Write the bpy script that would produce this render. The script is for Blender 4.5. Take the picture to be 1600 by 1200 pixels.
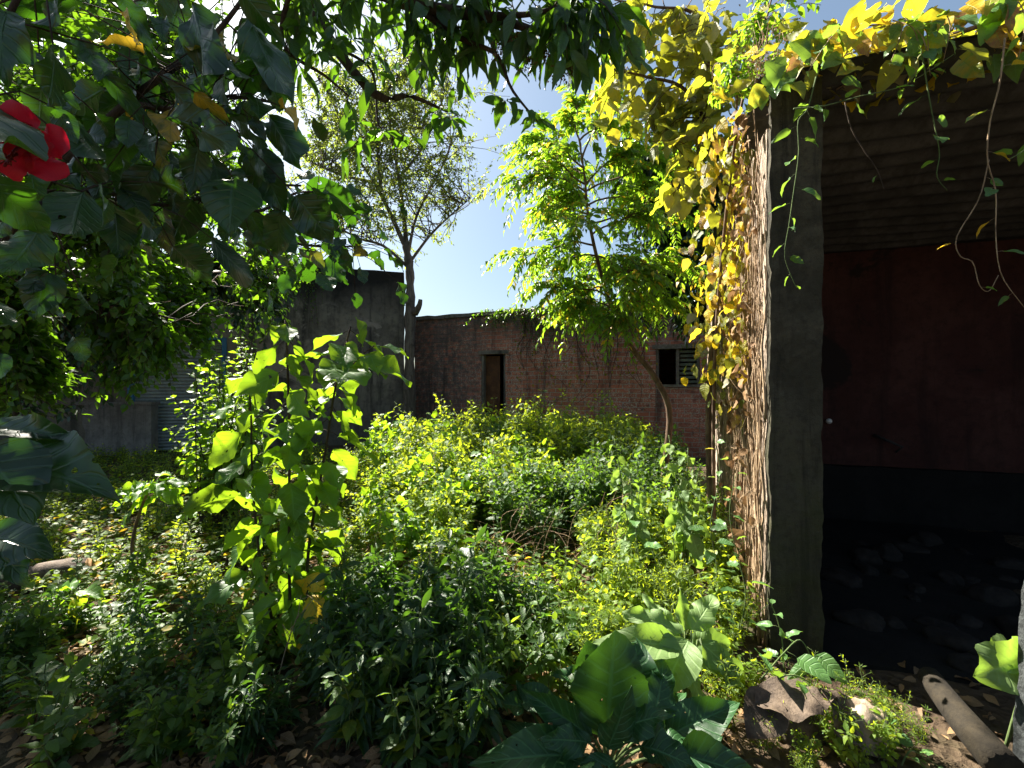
import bpy, math, random, zlib
import numpy as np
from mathutils import Vector, noise
R = math.radians
random.seed(7); rng = np.random.default_rng(7)
for o in list(bpy.data.objects): bpy.data.objects.remove(o, do_unlink=True)
scn = bpy.context.scene
COL = scn.collection

# ------------------------------------------------------------------ camera, sky, sun, exposure
EYE = 1.5; FPX = 700.0
cd = bpy.data.cameras.new('camera'); cam = bpy.data.objects.new('camera', cd); COL.objects.link(cam)
cam.location = (0, 0, EYE); cam.rotation_euler = (R(90), 0, 0)
cd.sensor_width = 36; cd.lens = 36*FPX/1600; cd.clip_start = .02; cd.clip_end = 500
scn.camera = cam
SUN_AZ, SUN_EL = -46.0, 47.0            # degrees from straight ahead (negative: to the left), height
SUN = np.array([math.sin(R(SUN_AZ))*math.cos(R(SUN_EL)), math.cos(R(SUN_AZ))*math.cos(R(SUN_EL)), math.sin(R(SUN_EL))])
w = bpy.data.worlds.new('World'); scn.world = w; w.use_nodes = True
nt = w.node_tree; bg = nt.nodes['Background']
sky = nt.nodes.new('ShaderNodeTexSky'); sky.sky_type = 'NISHITA'; sky.sun_disc = False
sky.sun_elevation = R(SUN_EL); sky.sun_rotation = R(SUN_AZ); sky.dust_density = 2.4; sky.air_density = 1.0; sky.ozone_density = .5
tw_ = nt.nodes.new('ShaderNodeMix'); tw_.data_type = 'RGBA'; tw_.blend_type = 'MULTIPLY'; tw_.inputs[0].default_value = 1; tw_.inputs[7].default_value = (.90, 1.02, 1.06, 1)
nt.links.new(sky.outputs[0], tw_.inputs[6]); hz_ = nt.nodes.new('ShaderNodeMix'); hz_.data_type = 'RGBA'; hz_.inputs[0].default_value = .22; hz_.inputs[7].default_value = (2.5, 3.1, 3.6, 1)
nt.links.new(tw_.outputs[2], hz_.inputs[6]); nt.links.new(hz_.outputs[2], bg.inputs['Color']); bg.inputs['Strength'].default_value = .034
sd = bpy.data.lights.new('sun', 'SUN'); sd.energy = 5.0; sd.angle = R(.5); sd.color = (1, .93, .82)
so = bpy.data.objects.new('sun', sd); COL.objects.link(so); so.location = tuple(SUN*30)
so.rotation_euler = Vector(-SUN).to_track_quat('-Z', 'Y').to_euler()
vs = scn.view_settings; vs.view_transform = 'Standard'; vs.look = 'None'; vs.exposure = 2.35; vs.gamma = 1
scn.cycles.max_bounces = 6; scn.cycles.transmission_bounces = 4; scn.cycles.diffuse_bounces = 2; scn.cycles.glossy_bounces = 2
scn.cycles.use_denoising = True

def at(px, py, d): return np.array([(px-800)/FPX*d, d, EYE+(600-py)/FPX*d])
def P3(l, d=None):                       # list of (px, py[, d]) -> points
    return [at(q[0], q[1], q[2] if len(q) > 2 else d) for q in l]

# ------------------------------------------------------------------ materials
def mat(name):
    m = bpy.data.materials.new(name); m.use_nodes = True
    return m, m.node_tree, m.node_tree.nodes['Principled BSDF'], m.node_tree.nodes['Material Output']
def node(t, typ, **kw):
    n = t.nodes.new(typ)
    for k, v in kw.items(): setattr(n, k, v)
    return n
def math_(t, op, a, b=None, c=None, clamp=False):
    n = node(t, 'ShaderNodeMath', operation=op, use_clamp=clamp)
    for i, x in enumerate((a, b, c)):
        if x is None: continue
        if isinstance(x, (int, float)): n.inputs[i].default_value = x
        else: t.links.new(x, n.inputs[i])
    return n.outputs[0]
def mix(t, f, a, b, blend='MIX'):
    n = node(t, 'ShaderNodeMix', data_type='RGBA', blend_type=blend)
    for i, x in ((0, f), (6, a), (7, b)):
        if isinstance(x, (int, float)): n.inputs[i].default_value = x
        elif isinstance(x, tuple): n.inputs[i].default_value = (*x, 1)
        else: t.links.new(x, n.inputs[i])
    return n.outputs[2]
def rampf(t, x, lo, hi): 
    n = node(t, 'ShaderNodeMapRange'); n.interpolation_type = 'SMOOTHSTEP'
    t.links.new(x, n.inputs[0]); n.inputs[1].default_value = lo; n.inputs[2].default_value = hi
    return n.outputs[0]
def noise_(t, vec, scale, detail=5, rough=.6, dist=0):
    n = node(t, 'ShaderNodeTexNoise'); n.inputs['Scale'].default_value = scale; n.inputs['Detail'].default_value = detail
    n.inputs['Roughness'].default_value = rough; n.inputs['Distortion'].default_value = dist
    if vec is not None: t.links.new(vec, n.inputs['Vector'])
    return n.outputs[0]
def mapping(t, vec, sc=(1, 1, 1), loc=(0, 0, 0)):
    n = node(t, 'ShaderNodeMapping'); n.inputs['Scale'].default_value = sc; n.inputs['Location'].default_value = loc
    t.links.new(vec, n.inputs['Vector']); return n.outputs[0]
def bump(t, h, strength, dist, target):
    n = node(t, 'ShaderNodeBump'); n.inputs['Strength'].default_value = strength; n.inputs['Distance'].default_value = dist
    t.links.new(h, n.inputs['Height']); t.links.new(n.outputs[0], target)

YEL, BRN = (.62, .40, .025), (.20, .10, .035)
def leaf_mat(name, c0, c1, trans, tmix=.45, rough=.42, spec=.5, vein=.5, nveins=8, yel=YEL, brn=BRN, under=None, holes=False):
    m, t, b, out = mat(name)
    tint = node(t, 'ShaderNodeAttribute', attribute_name='tint').outputs['Fac']
    age = node(t, 'ShaderNodeAttribute', attribute_name='age').outputs['Fac']
    uv = node(t, 'ShaderNodeUVMap').outputs[0]
    sx = node(t, 'ShaderNodeSeparateXYZ'); t.links.new(uv, sx.inputs[0])
    u = sx.outputs[0]; v = math_(t, 'ABSOLUTE', math_(t, 'MULTIPLY_ADD', sx.outputs[1], 2, -1))
    geo = node(t, 'ShaderNodeNewGeometry')
    blot = noise_(t, geo.outputs['Position'], 28, 3, .6)
    base = mix(t, tint, c0, c1)
    base = mix(t, math_(t, 'MULTIPLY', rampf(t, blot, .35, .75), .45), base, tuple(x*.55 for x in c0))
    a1 = rampf(t, age, .1, .5)
    a1 = math_(t, 'MULTIPLY', a1, rampf(t, math_(t, 'ADD', blot, age), .55, .95))
    a2 = rampf(t, math_(t, 'ADD', age, math_(t, 'MULTIPLY', math_(t, 'SUBTRACT', blot, .5), .6)), .6, .95)
    base = mix(t, a2, mix(t, a1, base, yel), brn)
    tc = mix(t, a2, mix(t, a1, mix(t, tint, tuple(x*.55 for x in trans), trans), tuple(min(1, x*1.25) for x in yel)), tuple(x*1.6 for x in brn))  # low tints dim the glow, imitating leaves shaded by others
    h = None
    if vein:
        f = math_(t, 'FRACT', math_(t, 'MULTIPLY', math_(t, 'SUBTRACT', u, math_(t, 'MULTIPLY', v, .22)), nveins))
        lat = math_(t, 'SUBTRACT', 1.0, rampf(t, math_(t, 'ABSOLUTE', math_(t, 'SUBTRACT', f, .5)), .03, .16))
        mid = math_(t, 'SUBTRACT', 1.0, rampf(t, v, .02, .09))
        vv = math_(t, 'MAXIMUM', math_(t, 'MULTIPLY', lat, .6), mid)
        base = mix(t, math_(t, 'MULTIPLY', vv, vein*.55), base, tuple(min(1, x*2.2+.03) for x in c1))
        tc = mix(t, math_(t, 'MULTIPLY', vv, vein*.6), tc, tuple(x*.45 for x in trans))
        h = math_(t, 'MULTIPLY_ADD', vv, -1.0, math_(t, 'MULTIPLY', blot, .35))
    if under:
        base = mix(t, geo.outputs['Backfacing'], base, under)
    t.links.new(base, b.inputs['Base Color']); b.inputs['Roughness'].default_value = rough
    b.inputs['Specular IOR Level'].default_value = spec
    if h is not None: bump(t, h, .55, .004, b.inputs['Normal'])
    tr = node(t, 'ShaderNodeBsdfTranslucent'); t.links.new(tc, tr.inputs['Color'])
    ms = node(t, 'ShaderNodeMixShader'); ms.inputs[0].default_value = tmix
    t.links.new(b.outputs[0], ms.inputs[1]); t.links.new(tr.outputs[0], ms.inputs[2]); res = ms.outputs[0]
    if holes:
        hn = noise_(t, geo.outputs['Position'], 36, 1, .4); hm = math_(t, 'GREATER_THAN', hn, .735)
        tp_ = node(t, 'ShaderNodeBsdfTransparent'); m2 = node(t, 'ShaderNodeMixShader'); t.links.new(hm, m2.inputs[0]); t.links.new(res, m2.inputs[1]); t.links.new(tp_.outputs[0], m2.inputs[2]); res = m2.outputs[0]
    t.links.new(res, out.inputs['Surface'])
    return m
def bark_mat(name, c0, c1, sc=14, stretch=.18, bs=.8):
    m, t, b, out = mat(name)
    co = node(t, 'ShaderNodeTexCoord').outputs['Object']
    n1 = noise_(t, mapping(t, co, (1, 1, stretch)), sc, 7, .7, .6); n2 = noise_(t, co, sc*.25, 4)
    c = mix(t, rampf(t, n1, .35, .68), c0, c1); c = mix(t, rampf(t, n2, .5, .75), c, tuple(x*.5 for x in c0))
    t.links.new(c, b.inputs['Base Color']); b.inputs['Roughness'].default_value = .85
    b.inputs['Specular IOR Level'].default_value = .25
    bump(t, n1, bs, .02, b.inputs['Normal']); return m
def plain_mat(name, c0, c1, sc=9, rough=.85, bs=.5, spec=.3, dist=.01):
    m, t, b, out = mat(name)
    co = node(t, 'ShaderNodeTexCoord').outputs['Object']
    n1 = noise_(t, co, sc, 8, .65); n2 = noise_(t, co, sc*5.3, 6, .7)
    c = mix(t, rampf(t, n1, .33, .68), c0, c1); c = mix(t, math_(t, 'MULTIPLY', rampf(t, n2, .45, .7), .5), c, tuple(x*.55 for x in c0))
    t.links.new(c, b.inputs['Base Color']); b.inputs['Roughness'].default_value = rough; b.inputs['Specular IOR Level'].default_value = spec
    bump(t, math_(t, 'ADD', n1, math_(t, 'MULTIPLY', n2, .5)), bs, dist, b.inputs['Normal']); return m
def wall_mat(name, base, light, dark, streak=.6, top=None, moss=None, sc=1.0, bs=.6, patch=None):
    m, t, b, out = mat(name)
    co = node(t, 'ShaderNodeTexCoord').outputs['Object']
    z = node(t, 'ShaderNodeSeparateXYZ'); t.links.new(co, z.inputs[0]); z = z.outputs[2]
    n1 = noise_(t, co, 1.3*sc, 7, .65, .5); n2 = noise_(t, co, 9*sc, 7, .7); n3 = noise_(t, co, 60*sc, 4, .7)
    st = noise_(t, mapping(t, co, (2.6*sc, 2.6*sc, .22*sc)), 1.6, 7, .7, .3)
    c = mix(t, rampf(t, n1, .38, .65), base, light)
    c = mix(t, math_(t, 'MULTIPLY', rampf(t, n2, .45, .7), .55), c, dark)
    c = mix(t, math_(t, 'MULTIPLY', rampf(t, st, .48, .66), streak), c, dark)
    if patch: c = mix(t, rampf(t, noise_(t, mapping(t, co, (1, 1, 1), (4, 7, 2)), .8*sc, 6, .7, .8), .56, .63), c, patch)
    if top: c = mix(t, rampf(t, math_(t, 'ADD', z, math_(t, 'MULTIPLY', math_(t, 'SUBTRACT', n1, .5), 2.2)), top-.9, top+.25), c, tuple(x*.6 for x in dark))
    if moss: c = mix(t, math_(t, 'MULTIPLY', rampf(t, math_(t, 'SUBTRACT', n1, math_(t, 'MULTIPLY', z, .12)), .33, .55), .7), c, moss)
    c = mix(t, math_(t, 'MULTIPLY', rampf(t, n3, .5, .75), .35), c, tuple(x*.5 for x in base))
    t.links.new(c, b.inputs['Base Color']); b.inputs['Roughness'].default_value = .9; b.inputs['Specular IOR Level'].default_value = .2
    bump(t, math_(t, 'ADD', math_(t, 'ADD', n2, math_(t, 'MULTIPLY', n3, .4)), math_(t, 'MULTIPLY', n1, .8)), bs, .03, b.inputs['Normal']); return m
def brick_mat():
    m, t, b, out = mat('old_brick')
    co = node(t, 'ShaderNodeTexCoord').outputs['Object']
    s = node(t, 'ShaderNodeSeparateXYZ'); t.links.new(co, s.inputs[0])
    wob = noise_(t, co, 2.2, 4); wob = math_(t, 'MULTIPLY', math_(t, 'SUBTRACT', wob, .5), .05)
    cx = node(t, 'ShaderNodeCombineXYZ'); t.links.new(math_(t, 'ADD', s.outputs[0], s.outputs[1]), cx.inputs[0])
    t.links.new(math_(t, 'ADD', s.outputs[2], wob), cx.inputs[1])
    br = node(t, 'ShaderNodeTexBrick'); t.links.new(cx.outputs[0], br.inputs['Vector'])
    for k, v in (('Scale', 1), ('Brick Width', .28), ('Row Height', .10), ('Mortar Size', .010), ('Mortar Smooth', .3), ('Bias', -.1)): br.inputs[k].default_value = v
    br.inputs['Color1'].default_value = (.44, .10, .05, 1); br.inputs['Color2'].default_value = (.25, .058, .032, 1); br.inputs['Mortar'].default_value = (.36, .31, .27, 1)
    n1 = noise_(t, co, .75, 7, .65, .6); n2 = noise_(t, co, 7, 7, .7); n3 = noise_(t, co, 34, 5, .7)
    st = noise_(t, mapping(t, co, (2.6, 2.6, .25)), 1.4, 7, .7, .3)
    c = mix(t, math_(t, 'MULTIPLY', math_(t, 'MULTIPLY', rampf(t, n3, .50, .60), rampf(t, noise_(t, co, 1.6, 4, .7), .36, .6)), .95), mix(t, .2, br.outputs['Color'], (.46, .29, .22)), (.52, .45, .38))     # lime and broken faces
    c = mix(t, math_(t, 'MULTIPLY', rampf(t, n2, .5, .68), .7), c, (.05, .03, .03))
    hgt = math_(t, 'ADD', s.outputs[2], math_(t, 'MULTIPLY', math_(t, 'SUBTRACT', n1, .5), 1.3))
    side = math_(t, 'ADD', s.outputs[0], math_(t, 'MULTIPLY', math_(t, 'SUBTRACT', n1, .5), 3.0))
    grime = math_(t, 'MAXIMUM', rampf(t, hgt, 2.3, 3.0), math_(t, 'SUBTRACT', 1.0, rampf(t, side, 1.2, 2.6)))
    grime = math_(t, 'MULTIPLY', grime, rampf(t, math_(t, 'ADD', n2, math_(t, 'MULTIPLY', n1, .5)), .55, .82))
    c = mix(t, math_(t, 'MULTIPLY', grime, .85), c, mix(t, n3, (.055, .05, .052), (.13, .115, .105)))
    c = mix(t, math_(t, 'MULTIPLY', rampf(t, st, .5, .68), .7), c, (.035, .03, .03))
    t.links.new(c, b.inputs['Base Color']); b.inputs['Roughness'].default_value = .9; b.inputs['Specular IOR Level'].default_value = .2
    h = math_(t, 'ADD', math_(t, 'MULTIPLY', br.outputs['Fac'], -1.0), math_(t, 'MULTIPLY', n2, .9))
    bump(t, h, 1.0, .02, b.inputs['Normal']); return m
def soil_mat():
    m, t, b, out = mat('leafy_soil')
    co = node(t, 'ShaderNodeTexCoord').outputs['Object']
    n1 = noise_(t, co, 1.1, 6); n2 = noise_(t, co, 14, 7, .75, .8)
    vo = node(t, 'ShaderNodeTexVoronoi'); vo.inputs['Scale'].default_value = 26; t.links.new(co, vo.inputs['Vector'])
    c = mix(t, n2, (.03, .02, .013), (.10, .068, .042)); c = mix(t, math_(t, 'MULTIPLY', rampf(t, vo.outputs['Distance'], .0, .5), .4), c, (.12, .085, .055))
    c = mix(t, math_(t, 'MULTIPLY', rampf(t, n1, .45, .7), .5), c, (.04, .06, .018))
    t.links.new(c, b.inputs['Base Color']); b.inputs['Roughness'].default_value = .95; b.inputs['Specular IOR Level'].default_value = .15
    bump(t, math_(t, 'ADD', n2, vo.outputs['Distance']), .9, .04, b.inputs['Normal']); return m

M = dict(
    hib=leaf_mat('hibiscus_leaf', (.008, .024, .011), (.018, .050, .013), (.10, .30, .010), .22, .34, .6, .6, 7, holes=True),
    hibfar=leaf_mat('bush_leaf', (.010, .030, .009), (.030, .078, .013), (.25, .52, .015), .40, .42, .45, 0),
    mulb=leaf_mat('mulberry_leaf', (.022, .070, .016), (.06, .14, .02), (.40, .66, .02), .40, .45, .4, .95, 7, holes=True),
    shrub=leaf_mat('soft_leaf', (.035, .105, .020), (.075, .17, .025), (.42, .70, .02), .5, .45, .4, .75, 7, holes=True),
    weed=leaf_mat('weed_leaf', (.055, .130, .014), (.145, .225, .022), (.62, .76, .03), .5, .5, .4, .35, 5),
    cover=leaf_mat('ground_cover_leaf', (.035, .085, .012), (.08, .15, .02), (.40, .58, .03), .42, .55, .3, 0),
    fgweed=leaf_mat('shade_weed_leaf', (.020, .060, .012), (.060, .125, .020), (.36, .55, .03), .42, .45, .4, .4, 5),  # weed leaf coloured darker to imitate foreground shade
    cool=leaf_mat('dull_weed_leaf', (.020, .060, .018), (.055, .120, .03), (.28, .52, .03), .40, .5, .4, .35, 5),
    narrow=leaf_mat('narrow_leaf', (.013, .042, .013), (.032, .080, .020), (.16, .36, .02), .30, .42, .5, .5, 8),
    broad=leaf_mat('broad_leaf', (.010, .042, .014), (.028, .085, .022), (.12, .32, .02), .14, .45, .35, .75, 9, holes=True),  # darker, less translucent leaf stands in for shade on the rosette
    pale=leaf_mat('pale_leaf', (.09, .17, .05), (.17, .26, .09), (.36, .58, .06), .42, .55, .35, .7, 8, under=(.24, .30, .17)),
    neem=leaf_mat('neem_leaf', (.045, .125, .018), (.10, .20, .025), (.42, .70, .03), .5, .4, .45, 0),
    mango=leaf_mat('mango_leaf', (.014, .040, .014), (.035, .085, .020), (.20, .44, .015), .32, .34, .55, .5, 9),
    dark=leaf_mat('dark_tree_leaf', (.012, .030, .012), (.030, .065, .018), (.10, .22, .012), .25, .34, .5, 0),
    tall=leaf_mat('tall_tree_leaf', (.06, .105, .025), (.12, .17, .04), (.40, .52, .06), .5, .5, .4, 0),
    yvine=leaf_mat('yellowing_leaf', (.06, .12, .025), (.27, .25, .03), (.58, .60, .03), .45, .5, .35, .55, 7, holes=True, yel=(.70, .50, .02), under=(.33, .32, .22)),
    vine=leaf_mat('creeper_leaf', (.045, .125, .04), (.10, .21, .06), (.36, .60, .05), .40, .42, .45, .5, 6),
    dry=leaf_mat('dry_leaf', (.11, .07, .038), (.25, .17, .095), (.34, .2, .09), .18, .7, .25, .4, 7, yel=(.27, .16, .075), brn=(.11, .06, .03)),
    deadleaf=plain_mat('dead_leaf_skin', (.045, .031, .022), (.13, .095, .065), 16, .75, .8, .3),
    bark=bark_mat('grey_bark', (.075, .06, .048), (.19, .155, .125)),
    bark2=bark_mat('brown_bark', (.09, .055, .035), (.20, .13, .085), 22),
    twig=bark_mat('dark_twig', (.035, .025, .018), (.085, .06, .04), 40),
    stem=bark_mat('green_stem', (.06, .10, .03), (.13, .17, .06), 60, .1, .3),
    drystem=bark_mat('dry_vine_stem', (.20, .13, .075), (.45, .33, .21), 40, .1),
    concrete=wall_mat('shaded_mossy_concrete', (.042, .038, .026), (.085, .075, .052), (.014, .013, .010), .75, None, (.026, .030, .010), 2.4),  # mossy base darkened, putting the pillar front's shade into the colour
    plaster=wall_mat('sunlit_plaster', (.34, .27, .21), (.46, .38, .30), (.16, .11, .08), .45, None, None, 3, .8),
    oldwall=wall_mat('weathered_render', (.13, .112, .095), (.27, .23, .19), (.030, .027, .026), .85, 3.9, (.06, .06, .045), .8, .6, (.27, .23, .20)),
    lowwall=wall_mat('stained_cement', (.17, .155, .145), (.25, .23, .21), (.07, .065, .06), .6, None, None, 1.6),
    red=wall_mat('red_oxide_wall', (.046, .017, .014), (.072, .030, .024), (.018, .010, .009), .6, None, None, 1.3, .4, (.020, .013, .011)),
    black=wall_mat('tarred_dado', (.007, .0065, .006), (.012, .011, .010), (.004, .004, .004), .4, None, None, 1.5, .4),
    brick=brick_mat(), soil=soil_mat(),
    tin=wall_mat('dark_tin_sheet', (.058, .060, .062), (.10, .102, .104), (.035, .034, .033), .6, None, None, 1.6, .15),  # dark grey base with still darker streaks
    shutter=plain_mat('grey_steel_slats', (.20, .235, .26), (.30, .34, .37), 3, .5, .1, .5),
    blue=plain_mat('blue_paint', (.02, .13, .30), (.05, .20, .40), 6, .5, .2, .5),
    rust=plain_mat('rusty_door', (.07, .028, .012), (.14, .058, .022), 5, .75, .3),
    wood=plain_mat('weathered_timber', (.11, .09, .07), (.20, .17, .14), 20, .85),
    slat=plain_mat('pale_slats', (.09, .10, .075), (.16, .17, .12), 9, .8),
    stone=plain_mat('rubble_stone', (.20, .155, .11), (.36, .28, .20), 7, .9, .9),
    shadewood=plain_mat('shade_dark_wood', (.013, .010, .006), (.030, .023, .013), 12, .9, .8),  # wood colour darkened to stand in for shade on the trunk
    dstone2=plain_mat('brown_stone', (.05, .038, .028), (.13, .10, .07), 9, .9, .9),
    dstone=plain_mat('shade_dark_rubble', (.007, .0055, .0045), (.020, .015, .012), 7, .9, .9),  # rubble colour darkened to deepen the shed's shade
    post=plain_mat('rough_post_concrete', (.03, .034, .034), (.09, .10, .10), 45, .9, 1.0, .3, .02),  # concrete colour lowered to imitate shade on the post
    log=bark_mat('log_bark', (.06, .045, .035), (.17, .13, .10), 12, 1),
    cut=plain_mat('sawn_wood', (.26, .14, .06), (.42, .25, .12), 12, .8),
    china=plain_mat('white_porcelain', (.6, .58, .54), (.75, .73, .7), 9, .3, .05, .5),
    iron=plain_mat('black_iron', (.012, .011, .011), (.03, .026, .024), 20, .6),
)
def petal_mat():
    m, t, b, out = mat('red_petal')
    uv = node(t, 'ShaderNodeUVMap').outputs[0]
    s = node(t, 'ShaderNodeSeparateXYZ'); t.links.new(uv, s.inputs[0])
    f = noise_(t, mapping(t, uv, (1.2, 26, 1)), 1.2, 3)
    c = mix(t, f, (.34, .003, .014), (.62, .008, .03)); c = mix(t, math_(t, 'SUBTRACT', 1.0, rampf(t, s.outputs[0], .05, .35)), c, (.22, .002, .01))
    t.links.new(c, b.inputs['Base Color']); b.inputs['Roughness'].default_value = .6
    tr = node(t, 'ShaderNodeBsdfTranslucent'); t.links.new(c, tr.inputs['Color'])
    ms = node(t, 'ShaderNodeMixShader'); ms.inputs[0].default_value = .45
    t.links.new(b.outputs[0], ms.inputs[1]); t.links.new(tr.outputs[0], ms.inputs[2]); t.links.new(ms.outputs[0], out.inputs['Surface']); return m
M['petal'] = petal_mat()

# ------------------------------------------------------------------ mesh tools
def nrm(a): return a/np.maximum(np.linalg.norm(a, axis=-1, keepdims=True), 1e-9)
def outline(kind, u):
    if kind == 'ovate': return np.sin(np.pi*u**.72)**.85*(1-.25*u**3)
    if kind == 'lance': return np.sin(np.pi*u**.85)**1.1
    if kind == 'cord': return np.sin(np.pi*u**.52)**.8*(1-.2*u**2)
    if kind == 'round': return np.sin(np.pi*u**.9)**.62
    if kind == 'lobed':
        return np.interp(u, [0, .05, .14, .25, .33, .42, .50, .58, .65, .74, .84, .93, 1], [.02, .50, .82, .95, .88, 1.0, .86, .88, .64, .56, .28, .10, 0])
    if kind == 'petal': return np.interp(u, [0, .2, .45, .7, .9, 1], [.12, .45, .8, 1, .85, .5])
TPL = {}
def template(kind, nu, nv, var):
    key = (kind, nu, nv, var)
    if key in TPL: return TPL[key]
    r = np.random.default_rng(abs(hash((nu, nv, var)))+len(kind))
    u = np.linspace(0, 1, nu+1); vv = np.linspace(-1, 1, 2*nv+1)
    U, V = np.meshgrid(u, vv, indexing='ij'); W = outline(kind, np.clip(U, 1e-4, 1-1e-4))
    if nu >= 10: W = W*(1+.03*((U*nu) % 2 > .99)*(np.abs(V) > .9))
    fold, droop, wave = r.uniform(.1, .5), r.uniform(.02, .38), (r.uniform(.02, .06) if nu >= 4 else 0)*(1.5 if nu >= 12 else 1); tw = r.uniform(-.5, .5)
    X = U.copy(); Y = V*W
    if kind == 'lobed': X = X+.1*np.abs(V)*W*(1-.8*U)
    if kind == 'petal': wave = .09
    if kind == 'cord': X = X-.16*np.abs(V)*np.clip(1-U*2, 0, 1)
    Z = fold*.5*np.abs(Y)*.5-droop*U**2+wave*np.sin(U*r.uniform(9, 16)+r.uniform(0, 6)+np.sign(V)*1.3)*np.abs(V)**1.5
    Z = Z+tw*Y*U*.5+(.09*np.abs(V)**3*np.sin(U*5+r.uniform(0, 6))*W if nu >= 12 else 0)
    if nu >= 10: Z = Z+.010*np.cos(2*np.pi*7*(U-.22*np.abs(V)))*np.clip(np.abs(V)*3, 0, 1)*W
    Y = Y*.5*np.cos(fold*.6); X = X-.12*droop*U**3
    v3 = np.stack([X, Y, Z], -1).reshape(-1, 3); uv = np.stack([U, (V+1)/2], -1).reshape(-1, 2)
    nc = 2*nv+1; i, j = np.meshgrid(np.arange(nu), np.arange(2*nv), indexing='ij'); a = (i*nc+j).ravel()
    f = np.stack([a, a+nc, a+nc+1, a+1], -1)
    TPL[key] = (v3, f, uv); return TPL[key]

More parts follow.
